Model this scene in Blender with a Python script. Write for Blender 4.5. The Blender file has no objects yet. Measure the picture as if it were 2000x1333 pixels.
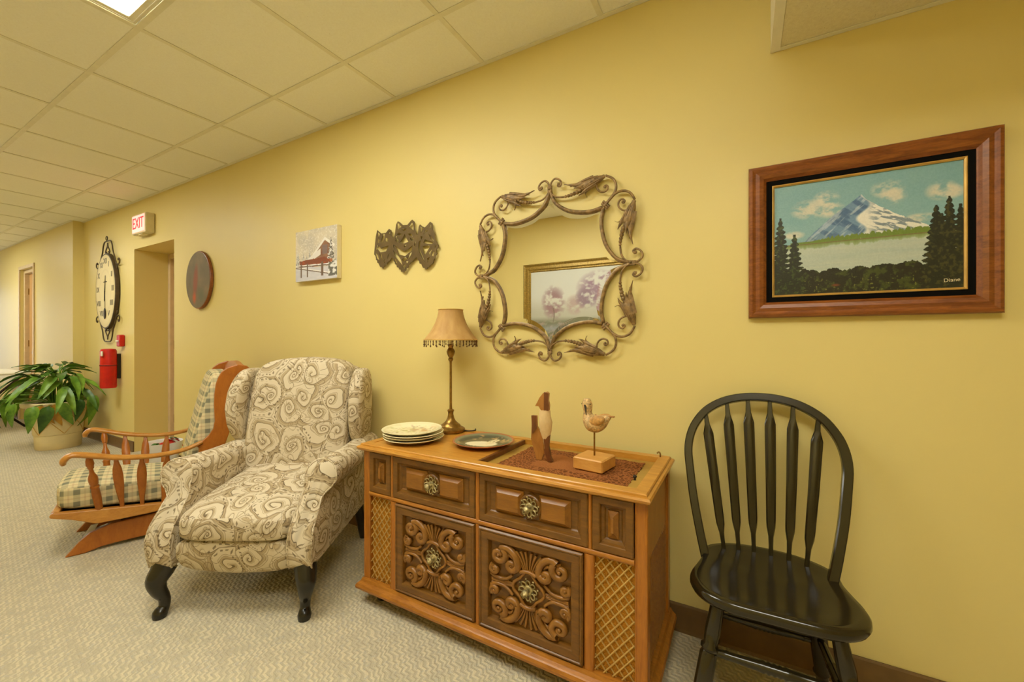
import bpy, bmesh, math, random
import numpy as np
from mathutils import Vector, Matrix
from math import sin, cos, pi, radians, sqrt, atan2

random.seed(7)
scene = bpy.context.scene
COL = scene.collection

# ------------------------------------------------------------------ camera, sky, exposure
CAM_Y, CAM_Z = -1.745, 1.155
cam_d = bpy.data.cameras.new('camera')
cam_d.sensor_width = 36.0
cam_d.lens = 800.0 / 2000.0 * 36.0
cam_d.shift_y = -3.5 / 2000.0
cam_d.clip_start = 0.02
cam = bpy.data.objects.new('camera', cam_d)
COL.objects.link(cam)
cam.location = (0.0, CAM_Y, CAM_Z)
cam.rotation_euler = (radians(90), 0, radians(29.5))
scene.camera = cam

world = bpy.data.worlds.new('daylight')
scene.world = world
world.use_nodes = True
world.node_tree.nodes['Background'].inputs[0].default_value = (0.86, 0.93, 1.0, 1)
world.node_tree.nodes['Background'].inputs[1].default_value = 2.6

LAMP_STRENGTH = 12.0
LAMP_COLOR = (0.99, 0.99, 0.885)
scene.view_settings.view_transform = 'Standard'
scene.view_settings.look = 'None'
scene.view_settings.gamma = 1.0
scene.view_settings.use_curve_mapping = False
scene.view_settings.exposure = 0.73

CEIL = 2.55
ROOM_X0, ROOM_X1 = -13.9, 2.55
ROOM_Y0 = -2.6
GRID = 0.6096
GX0, GY0 = -1.147, -0.362

# ------------------------------------------------------------------ colour + node helpers
def lin(c):
    c = c / 255.0
    return c / 12.92 if c <= 0.04045 else ((c + 0.055) / 1.055) ** 2.4
def rgb(r, g, b): return (lin(r), lin(g), lin(b), 1.0)
def lin_np(a):
    a = np.clip(a, 0, 255) / 255.0
    return np.where(a <= 0.04045, a / 12.92, ((a + 0.055) / 1.055) ** 2.4)

class NT:
    def __init__(s, name, rough=0.5, spec=0.5, metal=0.0):
        s.m = bpy.data.materials.new(name)
        s.m.use_nodes = True
        s.t = s.m.node_tree
        s.b = s.t.nodes['Principled BSDF']
        s.b.inputs['Roughness'].default_value = rough
        s.b.inputs['Specular IOR Level'].default_value = spec
        s.b.inputs['Metallic'].default_value = metal
    def put(s, sock, v):
        if isinstance(v, bpy.types.NodeSocket): s.t.links.new(v, sock)
        else: sock.default_value = v
    def node(s, typ, ins=None, **props):
        n = s.t.nodes.new(typ)
        for k, v in props.items(): setattr(n, k, v)
        for k, v in (ins or {}).items(): s.put(n.inputs[k], v)
        return n
    def math(s, op, a, b=0.0, c=0.0):
        n = s.node('ShaderNodeMath', operation=op)
        s.put(n.inputs[0], a); s.put(n.inputs[1], b)
        if len(n.inputs) > 2: s.put(n.inputs[2], c)
        return n.outputs[0]
    def vmath(s, op, a, b=(0, 0, 0)):
        n = s.node('ShaderNodeVectorMath', operation=op)
        s.put(n.inputs[0], a)
        s.put(n.inputs[1] if op != 'SCALE' else n.inputs['Scale'], b)
        return n.outputs['Value'] if op in ('LENGTH', 'DISTANCE', 'DOT_PRODUCT') else n.outputs[0]
    def coord(s, kind='Object', scale=(1, 1, 1), rot=(0, 0, 0)):
        tc = s.node('ShaderNodeTexCoord')
        mp = s.node('ShaderNodeMapping')
        s.t.links.new(tc.outputs[kind], mp.inputs[0])
        mp.inputs['Scale'].default_value = scale
        mp.inputs['Rotation'].default_value = rot
        return mp.outputs[0]
    def noise(s, vec, scale=5, detail=3, rough=0.5, dist=0.0, out='Fac'):
        n = s.node('ShaderNodeTexNoise', {'Vector': vec, 'Scale': scale, 'Detail': detail, 'Roughness': rough, 'Distortion': dist})
        return n.outputs[out]
    def ramp(s, fac, stops):
        n = s.node('ShaderNodeValToRGB', {'Fac': fac})
        el = n.color_ramp.elements
        while len(el) < len(stops): el.new(0.5)
        for e, (p, c) in zip(el, stops): e.position = p; e.color = c
        return n.outputs[0]
    def mix(s, fac, a, b):
        n = s.node('ShaderNodeMix', data_type='RGBA')
        s.put(n.inputs[0], fac); s.put(n.inputs[6], a); s.put(n.inputs[7], b)
        return n.outputs[2]
    def step(s, x, lo, hi):
        n = s.node('ShaderNodeMapRange', {'Value': x, 'From Min': lo, 'From Max': hi}, interpolation_type='SMOOTHSTEP')
        return n.outputs[0]
    def color(s, v): s.put(s.b.inputs['Base Color'], v); return s
    def bump(s, h, strength=0.3, dist=0.01):
        n = s.node('ShaderNodeBump', {'Height': h, 'Strength': strength, 'Distance': dist})
        s.t.links.new(n.outputs[0], s.b.inputs['Normal'])
        return s

def plain(name, c, rough=0.5, spec=0.5, metal=0.0, var=0.06, scale=18.0, bump=0.0):
    t = NT(name, rough, spec, metal)
    co = t.coord()
    f = t.noise(co, scale, 3)
    d = tuple(max(0.0, x * (1 - var * 2)) for x in c[:3]) + (1,)
    l = tuple(min(1.0, x * (1 + var * 2)) for x in c[:3]) + (1,)
    t.color(t.ramp(f, [(0.3, d), (0.7, l)]))
    if bump: t.bump(f, bump, 0.004)
    return t.m

def wood(name, c1, c2, rough=0.35, stretch=(14, 2, 14), spec=0.5, scale=4.0, bump=0.08, kind='Object'):
    t = NT(name, rough, spec)
    co = t.coord(kind, stretch)
    n1 = t.noise(co, scale, 6, 0.6, 0.6)
    co2 = t.coord(kind, tuple(x * 5 for x in stretch))
    n2 = t.noise(co2, scale, 3)
    f = t.math('ADD', t.math('MULTIPLY', n1, 0.75), t.math('MULTIPLY', n2, 0.25))
    t.color(t.ramp(f, [(0.32, c1), (0.68, c2)]))
    t.bump(f, bump, 0.003)
    return t.m

M = {}
def wall_mat():
    t = NT('yellow_wall_paint', 0.47, 0.42)
    co = t.coord()
    f = t.noise(co, 90, 4)
    g = t.noise(co, 1.2, 2)
    t.color(t.ramp(g, [(0.3, rgb(223, 203, 130)), (0.7, rgb(226, 206, 134))]))
    t.bump(f, 0.05, 0.002)
    return t.m
M['wall'] = wall_mat()

def carpet_mat():
    t = NT('loop_carpet', 0.95, 0.1)
    co = t.coord('Object', (1, 1, 1), (0, 0, radians(38)))
    sep = t.node('ShaderNodeSeparateXYZ', {0: co})
    n = t.noise(co, 9, 2)
    # broken wavy rows of loops, alternately tan and grey blue
    zig = t.math('PINGPONG', t.math('ADD', t.math('MULTIPLY', sep.outputs[0], 30.0), t.math('MULTIPLY', t.noise(co, 9, 2), 2.0)), 0.5)
    ph = t.math('ADD', t.math('MULTIPLY', sep.outputs[1], 52.0), t.math('ADD', t.math('MULTIPLY', zig, 1.1), t.math('MULTIPLY', n, 2.3)))
    row = t.math('PINGPONG', ph, 0.5)
    rowf = t.step(row, 0.10, 0.38)
    fine = t.noise(co, 260, 2, 0.7)
    mid = t.noise(co, 55, 3, 0.7)
    col = t.mix(t.math('MULTIPLY', rowf, t.step(t.noise(co, 20, 2), 0.3, 0.6)), rgb(192, 182, 156), rgb(218, 206, 174))
    col = t.mix(t.step(mid, 0.52, 0.68), col, rgb(190, 184, 166))
    col = t.mix(t.math('MULTIPLY', t.step(fine, 0.4, 0.75), 0.30), col, rgb(146, 134, 108))
    t.color(col)
    h = t.math('ADD', t.math('MULTIPLY', rowf, 0.7), t.math('MULTIPLY', fine, 0.6))
    t.bump(h, 0.55, 0.006)
    return t.m
M['carpet'] = carpet_mat()

def tile_mat(name, base, dark, hole):
    t = NT(name, 0.9, 0.15)
    co = t.coord()
    f = t.noise(co, 120, 4, 0.7)
    sp = t.noise(co, 160, 2, 0.5)
    col = t.ramp(f, [(0.3, dark), (0.65, base)])
    col = t.mix(t.step(sp, 0.70, 0.76), col, hole)
    t.color(col)
    t.bump(f, 0.15, 0.003)
    return t.m
M['tile'] = tile_mat('ceiling_tile', rgb(248, 245, 230), rgb(243, 239, 222), rgb(230, 223, 200))
M['tile_speckled'] = tile_mat('speckled_tile', rgb(236, 226, 192), rgb(224, 212, 174), rgb(160, 138, 92))
M['grid'] = plain('ceiling_grid_metal', rgb(232, 226, 200), 0.5, 0.4, 0, 0.02)
M['base'] = plain('brown_vinyl_base', rgb(112, 84, 48), 0.45, 0.4, 0, 0.06)
M['trim'] = plain('painted_trim', rgb(214, 190, 150), 0.45, 0.4, 0, 0.03)
M['door'] = wood('door_veneer', rgb(196, 150, 92), rgb(214, 172, 114), 0.4, (16, 16, 1.5))
M['white'] = plain('white_plastic', rgb(238, 232, 214), 0.4, 0.5, 0, 0.02)
M['cream'] = plain('cream_plastic', rgb(226, 212, 170), 0.45, 0.4, 0, 0.02)
M['cab'] = wood('console_walnut', rgb(142, 86, 26), rgb(184, 120, 42), 0.3, (3, 16, 16))
M['cab_top'] = wood('console_top_veneer', rgb(176, 118, 38), rgb(205, 148, 62), 0.28, (2.5, 16, 16))
M['cab_post'] = wood('console_post', rgb(148, 88, 24), rgb(184, 116, 36), 0.32, (16, 16, 2))
M['cab_field'] = wood('console_raised_field', rgb(122, 76, 18), rgb(154, 100, 30), 0.3, (3, 16, 16))
M['cab_dark'] = wood('console_drawer_front', rgb(94, 60, 16), rgb(130, 86, 27), 0.35, (3, 16, 16))
M['carve'] = wood('carved_relief', rgb(118, 76, 24), rgb(154, 104, 42), 0.33, (6, 6, 6))
M['cab_in'] = plain('console_shadow_gap', rgb(52, 28, 10), 0.7, 0.2, 0, 0.05)
M['cloth_speaker'] = plain('speaker_cloth', rgb(186, 128, 44), 0.9, 0.1, 0, 0.22, 300, 0.3)
M['lattice'] = plain('gold_lattice', rgb(196, 160, 88), 0.4, 0.5, 0.25, 0.08)
M['pewter'] = plain('antique_pewter', rgb(168, 152, 106), 0.45, 0.5, 0.6, 0.25, 90)
M['brass'] = plain('aged_brass', rgb(146, 112, 52), 0.35, 0.5, 0.8, 0.12, 60)
M['bronze'] = plain('aged_bronze_iron', rgb(136, 108, 66), 0.45, 0.5, 0.25, 0.22, 60, 0.2)
M['black_wood'] = NT('black_painted_wood', 0.15, 0.55).color(rgb(38, 31, 14)).m
M['black_leg'] = plain('black_lacquer_leg', rgb(34, 30, 20), 0.25, 0.5, 0, 0.1)
M['maple'] = wood('honey_maple', rgb(176, 112, 40), rgb(206, 148, 68), 0.3, (8, 3, 8))
M['maple_red'] = wood('reddish_maple', rgb(160, 90, 24), rgb(184, 110, 36), 0.35, (8, 8, 3))
M['frame_wood'] = wood('oak_picture_frame', rgb(104, 52, 16), rgb(158, 92, 36), 0.35, (3, 16, 16))
M['black_mat'] = plain('black_velvet_liner', rgb(14, 12, 10), 0.9, 0.1, 0, 0.05)
M['gold'] = plain('gold_fillet', rgb(206, 164, 84), 0.35, 0.5, 0.4, 0.08)
M['olive_metal'] = plain('olive_bronze_sheet', rgb(104, 84, 46), 0.5, 0.5, 0.3, 0.1)
M['red'] = plain('red_vinyl', rgb(196, 28, 16), 0.4, 0.4, 0, 0.06)
M['dark'] = plain('dark_iron', rgb(48, 38, 26), 0.5, 0.4, 0.3, 0.1)
M['bronze_dark'] = plain('dark_bronze_iron', rgb(84, 68, 44), 0.5, 0.4, 0.3, 0.12)
M['pot'] = plain('cream_glazed_planter', rgb(226, 208, 158), 0.45, 0.4, 0, 0.04, 8)
M['soil'] = plain('potting_soil', rgb(84, 62, 38), 0.95, 0.1, 0, 0.25, 60, 0.5)
def leaf_mat(name, a, b):
    t = NT(name, 0.4, 0.4)
    co = t.coord()
    t.color(t.ramp(t.noise(co, 14, 3), [(0.3, a), (0.7, b)]))
    t.b.inputs['Subsurface Weight'].default_value = 0.0
    return t.m
M['leaf'] = leaf_mat('green_leaf', rgb(70, 112, 28), rgb(132, 170, 56))
M['leaf_dark'] = leaf_mat('deep_green_leaf', rgb(44, 80, 26), rgb(84, 124, 40))
M['leaf_yellow'] = leaf_mat('yellowed_leaf', rgb(168, 116, 30), rgb(206, 164, 54))
M['bract'] = leaf_mat('red_bract', rgb(170, 26, 22), rgb(208, 52, 40))
M['paper'] = plain('white_paper', rgb(232, 230, 228), 0.7, 0.2, 0, 0.02)
M['china'] = plain('cream_china', rgb(232, 220, 178), 0.15, 0.6, 0, 0.02)
M['terracotta'] = plain('red_brown_rim', rgb(178, 100, 56), 0.25, 0.5, 0, 0.06)
M['bulb_socket'] = plain('ivory_candle', rgb(226, 206, 150), 0.5)
M['walnut_dark'] = wood('dark_walnut', rgb(84, 44, 20), rgb(126, 74, 34), 0.4, (6, 6, 2))
M['walnut_mid'] = wood('mid_walnut', rgb(150, 96, 38), rgb(180, 124, 58), 0.4, (6, 6, 2))
M['pale_wood'] = wood('pale_carving_wood', rgb(206, 174, 120), rgb(226, 198, 148), 0.45, (8, 8, 3))
M['block'] = wood('pine_block', rgb(196, 134, 58), rgb(216, 162, 84), 0.4, (3, 14, 14))
M['glass'] = NT('clear_glass', 0.02, 0.5).m
M['glass'].node_tree.nodes['Principled BSDF'].inputs['Transmission Weight'].default_value = 1.0
M['glass'].node_tree.nodes['Principled BSDF'].inputs['Alpha'].default_value = 0.3
mt = NT('mirror_silver', 0.0, 0.5, 1.0); mt.color((0.93, 0.93, 0.90, 1)); M['mirror'] = mt.m

def emit_mat(name, c, s):
    t = NT(name, 0.6, 0.2)
    t.color((c[0] * 0.8, c[1] * 0.8, c[2] * 0.8, 1))
    t.b.inputs['Emission Color'].default_value = (c[0], c[1], c[2], 1)
    t.b.inputs['Emission Strength'].default_value = s
    return t.m
M['lamp_panel'] = emit_mat('prismatic_diffuser', LAMP_COLOR, LAMP_STRENGTH)
M['lamp_panel_fill'] = emit_mat('added_fill_diffuser', LAMP_COLOR, LAMP_STRENGTH*0.9)  # slightly dimmer diffuser for the added fill panel
M['exit_face'] = emit_mat('exit_face', (1.0, 0.50, 0.42), 0.7)
M['exit_red'] = emit_mat('exit_letters', (1.0, 0.03, 0.03), 1.1)

def attr_mat(name, rough=0.5, spec=0.4, bump=0.0):
    t = NT(name, rough, spec)
    a = t.node('ShaderNodeVertexColor', layer_name='paint')
    t.color(a.outputs[0])
    if bump:
        t.bump(t.noise(t.coord('Object'), 220, 3), bump, 0.003)
    return t.m
M['oil'] = attr_mat('oil_paint', 0.4, 0.45, 0.25)
M['print'] = attr_mat('printed_picture', 0.55, 0.3)
M['glaze'] = attr_mat('painted_china', 0.15, 0.6)

def plaid_mat():
    t = NT('plaid_fabric', 0.95, 0.1)
    uv = t.coord('UV', (1, 1, 1))
    sep = t.node('ShaderNodeSeparateXYZ', {0: uv})
    def band(c, period, w):
        p = t.math('PINGPONG', t.math('MULTIPLY', c, 1.0 / period), 0.5)
        return t.step(p, 0.5 - w, 0.5 - w + 0.06)
    a = band(sep.outputs[0], 0.062, 0.24); b = band(sep.outputs[1], 0.062, 0.24)
    a2 = band(t.math('ADD', sep.outputs[0], 0.031), 0.062, 0.09); b2 = band(t.math('ADD', sep.outputs[1], 0.031), 0.062, 0.09)
    base = rgb(226, 212, 168)
    col = t.mix(t.math('MULTIPLY', t.math('ADD', a2, b2), 0.35), base, rgb(196, 164, 128))
    col = t.mix(t.math('MULTIPLY', a, 0.38), col, rgb(134, 136, 112))
    col = t.mix(t.math('MULTIPLY', b, 0.38), col, rgb(134, 136, 112))
    col = t.mix(t.math('MULTIPLY', t.math('MULTIPLY', a, b), 0.6), col, rgb(98, 102, 90))
    t.color(col)
    t.bump(t.noise(t.coord('UV', (1, 1, 1)), 400, 2), 0.2, 0.002)
    return t.m
M['plaid'] = plaid_mat()

def paisley_mat():
    t = NT('paisley_fabric', 0.85, 0.15)
    uv = t.coord('UV', (1, 1, 1))
    warp = t.noise(uv, 6, 2, 0.5, 0, 'Color')
    wv = t.vmath('SCALE', t.vmath('SUBTRACT', warp, (0.5, 0.5, 0.5)), 0.12)
    p = t.vmath('ADD', uv, wv)
    def inv(x): return t.math('SUBTRACT', 1.0, x)
    def mul(*a):
        r = a[0]
        for q in a[1:]: r = t.math('MULTIPLY', r, q)
        return r
    def layer(scale, k, off):
        q = t.vmath('ADD', t.vmath('SCALE', p, scale), off)
        vo = t.node('ShaderNodeTexVoronoi', {'Vector': q, 'Scale': 1.0, 'Randomness': 0.85}, voronoi_dimensions='2D', feature='F1')
        ve = t.node('ShaderNodeTexVoronoi', {'Vector': q, 'Scale': 1.0, 'Randomness': 0.85}, voronoi_dimensions='2D', feature='DISTANCE_TO_EDGE')
        loc = t.vmath('SUBTRACT', q, vo.outputs['Position'])
        sl = t.node('ShaderNodeSeparateXYZ', {0: loc}); cs = t.node('ShaderNodeSeparateXYZ', {0: vo.outputs['Color']})
        r = t.math('ADD', t.vmath('LENGTH', loc), 0.015)
        ang = t.math('DIVIDE', t.math('ARCTAN2', sl.outputs[1], sl.outputs[0]), 2 * pi)
        sgn = t.math('SUBTRACT', t.math('MULTIPLY', t.math('GREATER_THAN', cs.outputs[0], 0.5), 2.0), 1.0)
        ph = t.math('ADD', t.math('ADD', t.math('MULTIPLY', ang, sgn), t.math('MULTIPLY', t.math('LOGARITHM', r, 2.718), k)), t.math('MULTIPLY', cs.outputs[1], 3.0))
        fr = t.math('FRACT', ph)
        d = t.math('ABSOLUTE', t.math('SUBTRACT', fr, 0.5))
        dr = t.math('MULTIPLY', d, r); main = inv(t.step(dr, 0.007, 0.016))
        h = t.math('ABSOLUTE', t.math('SUBTRACT', t.math('FRACT', t.math('MULTIPLY', ph, 6.0)), 0.5))
        hatch = mul(inv(t.step(h, 0.12, 0.24)), t.step(fr, 0.5, 0.60))
        fill = mul(t.step(fr, 0.5, 0.53), inv(t.step(fr, 0.6, 0.95)))
        near = inv(t.step(r, 0.30, 0.55))
        edge = inv(t.step(ve.outputs['Distance'], 0.006, 0.018))
        eye = inv(t.step(r, 0.06, 0.08))
        dots = mul(inv(t.step(t.math('ABSOLUTE', t.math('SUBTRACT', t.math('FRACT', t.math('MULTIPLY', ang, 22.0)), 0.5)), 0.2, 0.3)),
                   inv(t.step(t.math('ABSOLUTE', t.math('SUBTRACT', ve.outputs['Distance'], 0.085)), 0.015, 0.03)))
        return dict(main=main, hatch=hatch, fill=fill, near=near, edge=edge, eye=eye, dots=dots)
    A = layer(7.6, 1.25, (0, 0, 0)); B = layer(17.0, 1.0, (3.3, 1.7, 0))
    zone = t.step(t.noise(p, 6.5, 1), 0.47, 0.53)
    zi = inv(zone)
    light = rgb(214, 200, 172); tan = rgb(176, 154, 118); brown = rgb(86, 66, 40); grey = rgb(144, 124, 94)
    col = t.mix(mul(t.noise(p, 18, 2), 0.5), light, rgb(200, 184, 154))
    col = t.mix(mul(A['fill'], 0.85), col, tan)
    col = t.mix(mul(A['hatch'], 0.6), col, grey)
    col = t.mix(mul(A['dots'], zi, 0.7), col, brown)
    col = t.mix(mul(B['fill'], zone, B['near'], 0.6), col, tan)
    col = t.mix(mul(B['main'], zone, 0.75), col, brown)
    col = t.mix(mul(B['eye'], zone, 0.6), col, brown)
    col = t.mix(mul(A['edge'], 0.6), col, grey)
    col = t.mix(mul(A['main'], 0.8), col, brown)
    t.color(col)
    t.bump(t.noise(uv, 500, 2), 0.15, 0.002)
    return t.m
M['paisley'] = paisley_mat()

def shade_mat():
    t = NT('lamp_shade_silk', 0.6, 0.3)
    t.color(t.ramp(t.noise(t.coord('Object', (1, 1, 0.2)), 40, 3), [(0.3, rgb(184, 142, 82)), (0.7, rgb(200, 160, 98))]))
    return t.m
M['shade'] = shade_mat()

def lace_mat():
    t = NT('brown_lace', 0.95, 0.1)
    co = t.coord('Object')
    vo = t.node('ShaderNodeTexVoronoi', {'Vector': co, 'Scale': 75.0}, feature='DISTANCE_TO_EDGE')
    sp = t.node('ShaderNodeSeparateXYZ', {0: co})
    mx = t.math('MAXIMUM', t.math('DIVIDE', t.math('ABSOLUTE', sp.outputs[0]), 0.245), t.math('DIVIDE', t.math('ABSOLUTE', sp.outputs[1]), 0.155))
    border = t.step(mx, 0.50, 0.56)
    l = t.step(vo.outputs['Distance'], 0.05, 0.18)
    col = t.mix(t.math('MULTIPLY', border, l), rgb(156, 98, 52), rgb(106, 62, 32))
    t.color(col)
    t.bump(l, 0.5, 0.003)
    return t.m
M['lace'] = lace_mat()

# ------------------------------------------------------------------ mesh helpers
class MB:
    def __init__(s): s.v = []; s.f = []
    def add(s, vs, fs):
        o = len(s.v); s.v += [tuple(p) for p in vs]; s.f += [tuple(i + o for i in f) for f in fs]; return s
    def box(s, x0, x1, y0, y1, z0, z1, c=0.0):
        if x0 > x1: x0, x1 = x1, x0
        if y0 > y1: y0, y1 = y1, y0
        if z0 > z1: z0, z1 = z1, z0
        c = min(c, (x1 - x0) * .45, (y1 - y0) * .45, (z1 - z0) * .45)
        if c <= 0:
            v = [(x0,y0,z0),(x1,y0,z0),(x1,y1,z0),(x0,y1,z0),(x0,y0,z1),(x1,y0,z1),(x1,y1,z1),(x0,y1,z1)]
            return s.add(v, [(3,2,1,0),(4,5,6,7),(0,1,5,4),(1,2,6,5),(2,3,7,6),(3,0,4,7)])
        rings = []
        for z, i in ((z0, c), (z0 + c, 0), (z1 - c, 0), (z1, c)):
            a, b, d, e = x0 + i, x1 - i, y0 + i, y1 - i
            k = c
            rings.append([(a+k,d,z),(b-k,d,z),(b,d+k,z),(b,e-k,z),(b-k,e,z),(a+k,e,z),(a,e-k,z),(a,d+k,z)])
        return s.loft(rings)
    def loft(s, rings, cap=True, close=True):
        n = len(rings[0]); v = [p for r in rings for p in r]; f = []
        for i in range(len(rings) - 1):
            for j in range(n if close else n - 1):
                k = (j + 1) % n
                f.append((i*n+j, i*n+k, (i+1)*n+k, (i+1)*n+j))
        if cap:
            f.append(tuple(range(n - 1, -1, -1))); f.append(tuple((len(rings)-1)*n + j for j in range(n)))
        return s.add(v, f)
    def lathe(s, prof, n=24, c=(0,0,0), M_=None):
        rings = [[(r*cos(2*pi*j/n), r*sin(2*pi*j/n), z) for j in range(n)] for r, z in prof]
        if M_ is not None: rings = [[tuple(M_ @ Vector(p)) for p in r] for r in rings]
        rings = [[(p[0]+c[0], p[1]+c[1], p[2]+c[2]) for p in r] for r in rings]
        return s.loft(rings)
    def tube(s, pts, rad, n=8, sq=None, cap=True):
        pts = [Vector(p) for p in pts]
        if not isinstance(rad, (list, tuple)): rad = [rad] * len(pts)
        T = []
        for i in range(len(pts)):
            a = pts[max(i-1, 0)]; b = pts[min(i+1, len(pts)-1)]
            d = b - a; T.append(d.normalized() if d.length > 1e-9 else Vector((0,0,1)))
        up = Vector((0, 0, 1)) if abs(T[0].z) < 0.9 else Vector((0, 1, 0))
        nrm = (up - T[0] * up.dot(T[0])).normalized()
        rings = []
        for i, p in enumerate(pts):
            nrm = (nrm - T[i] * nrm.dot(T[i]))
            nrm = nrm.normalized() if nrm.length > 1e-6 else Vector((1,0,0))
            bi = T[i].cross(nrm)
            ring = []
            for j in range(n):
                a = 2*pi*(j + 0.5)/n
                ca, sa = cos(a), sin(a)
                if sq:
                    ca *= sq[0]; sa *= sq[1]
                ring.append(tuple(p + nrm * (ca*rad[i]) + bi * (sa*rad[i])))
            rings.append(ring)
        return s.loft(rings, cap)
    def ellipsoid(s, c, r, nu=16, nv=10, M_=None, e=(1.0, 1.0), fn=None):
        sg = lambda x, p: math.copysign(abs(x) ** p, x)
        rings = []
        for i in range(nv + 1):
            t = -pi/2 + pi * i / nv
            t = max(min(t, pi/2 - 1e-3), -pi/2 + 1e-3)
            ring = []
            for j in range(nu):
                a = 2*pi*j/nu
                p = Vector((r[0]*sg(cos(t), e[0])*sg(cos(a), e[1]), r[1]*sg(cos(t), e[0])*sg(sin(a), e[1]), r[2]*sg(sin(t), e[0])))
                if M_ is not None: p = M_ @ p
                q = (p.x + c[0], p.y + c[1], p.z + c[2])
                if fn: q = fn(*q)
                ring.append(q)
            rings.append(ring)
        return s.loft(rings)
    def prism(s, poly, a0, a1, plane='xz'):
        # poly in 2-D, extruded along the third axis from a0 to a1
        m = {'xz': lambda p, t: (p[0], t, p[1]), 'xy': lambda p, t: (p[0], p[1], t), 'yz': lambda p, t: (t, p[0], p[1])}[plane]
        return s.loft([[m(p, a0) for p in poly], [m(p, a1) for p in poly]])
    def rect_profile(s, x0, x1, z0, z1, prof, cap=True):
        rings = [[(x0+i, y, z0+i), (x1-i, y, z0+i), (x1-i, y, z1-i), (x0+i, y, z1-i)] for i, y in prof]
        n = 4; v = [p for r in rings for p in r]; f = []
        for i in range(len(rings)-1):
            for j in range(4):
                k = (j+1) % 4; f.append((i*4+j, i*4+k, (i+1)*4+k, (i+1)*4+j))
        if cap: f.append(tuple((len(rings)-1)*4 + j for j in range(4)))
        return s.add(v, f)
    def xf(s, m): s.v = [tuple(m @ Vector(p)) for p in s.v]; return s

def mesh_of(name, mb):
    me = bpy.data.meshes.new(name)
    me.from_pydata(mb.v, [], mb.f)
    bm = bmesh.new(); bm.from_mesh(me)
    bmesh.ops.recalc_face_normals(bm, faces=bm.faces)
    bm.to_mesh(me); bm.free()
    return me

def box_uv(me, scale=1.0):
    uv = me.uv_layers.new(name='UVMap')
    for p in me.polygons:
        n = p.normal
        ax = max(range(3), key=lambda i: abs(n[i]))
        for li in p.loop_indices:
            co = me.vertices[me.loops[li].vertex_index].co
            c = {0: (co.y, co.z), 1: (co.x, co.z), 2: (co.x, co.y)}[ax]
            uv.data[li].uv = (c[0]*scale + ax*0.37, c[1]*scale + ax*0.21)

def obj(name, mb, mat, parent=None, smooth=False, bevel=0.0, uv=False, angle=None):
    me = mb if isinstance(mb, bpy.types.Mesh) else mesh_of(name, mb)
    if not me.materials: me.materials.append(M[mat] if isinstance(mat, str) else mat)
    if uv and not me.uv_layers: box_uv(me)
    if smooth:
        me.polygons.foreach_set('use_smooth', [True] * len(me.polygons))
        if angle is not None: me.set_sharp_from_angle(angle=radians(angle))
    o = bpy.data.objects.new(name, me)
    COL.objects.link(o)
    if parent: o.parent = parent
    if bevel:
        b = o.modifiers.new('bevel', 'BEVEL'); b.width = bevel; b.segments = 2; b.limit_method = 'ANGLE'; b.angle_limit = radians(40)
        b.harden_normals = False
    return o
def tag(o, label, cat, group=None):
    o['label'] = label; o['category'] = cat
    if group: o['group'] = group
    return o
def thing(name, label, cat, loc=(0,0,0), rz=0.0, group=None):
    o = bpy.data.objects.new(name, None); COL.objects.link(o)
    o.empty_display_size = 0.05
    o.location = loc; o.rotation_euler = (0, 0, rz)
    return tag(o, label, cat, group)
def struct(name, mb, mat, parent=None, **k):
    o = obj(name, mb, mat, parent, **k)
    if parent is None: o['kind'] = 'structure'
    return o
def copy_obj(o, parent=None, name=None):
    c = o.copy(); COL.objects.link(c); c.parent = parent
    return c
def catmull(pts, n=6, closed=False):
    P = [Vector(p) for p in pts]; out = []
    L = len(P)
    for i in range(L if closed else L - 1):
        p0 = P[(i-1) % L] if (closed or i > 0) else P[0]*2 - P[1]
        p1 = P[i]; p2 = P[(i+1) % L]
        p3 = P[(i+2) % L] if (closed or i + 2 < L) else P[-1]*2 - P[-2]
        for k in range(n):
            t = k / n
            out.append(0.5*((2*p1) + (p2-p0)*t + (2*p0-5*p1+4*p2-p3)*t*t + (3*p1-p0-3*p2+p3)*t**3))
    if not closed: out.append(P[-1])
    return out
def interp(x, tab):
    if x <= tab[0][0]: return tab[0][1]
    for (a, b), (c, d) in zip(tab, tab[1:]):
        if x <= c: return b + (d-b)*(x-a)/(c-a)
    return tab[-1][1]
def text_mesh(txt, size, extrude):
    cu = bpy.data.curves.new('lettering', 'FONT')
    cu.body = txt; cu.size = size; cu.extrude = extrude; cu.align_x = 'CENTER'; cu.align_y = 'CENTER'
    o = bpy.data.objects.new('lettering', cu); COL.objects.link(o)
    dg = bpy.context.evaluated_depsgraph_get()
    me = bpy.data.meshes.new_from_object(o.evaluated_get(dg))
    bpy.data.objects.remove(o); bpy.data.curves.remove(cu)
    me.transform(Matrix.Rotation(radians(90), 4, 'X'))
    return me

# numpy painting helpers ------------------------------------------------
def vnoise(x, y, seed=0):
    xi = np.floor(x).astype(np.int64); yi = np.floor(y).astype(np.int64)
    xf = x - xi; yf = y - yi
    def h(a, b):
        n = (a * 374761393 + b * 668265263 + seed * 974711) & 0xffffffff
        n = ((n ^ (n >> 13)) * 1274126177) & 0xffffffff
        return ((n ^ (n >> 16)) & 0xffff) / 65535.0
    u = xf*xf*(3-2*xf); v = yf*yf*(3-2*yf)
    return (h(xi, yi)*(1-u) + h(xi+1, yi)*u)*(1-v) + (h(xi, yi+1)*(1-u) + h(xi+1, yi+1)*u)*v
def fbm(x, y, seed=0, o=4):
    a = 0; w = 0.5
    for i in range(o):
        a = a + w*vnoise(x*2**i, y*2**i, seed+i); w *= .5
    return a / (1 - .5**o)
def sm(x, a, b):
    t = np.clip((x-a)/(b-a), 0, 1); return t*t*(3-2*t)
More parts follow.
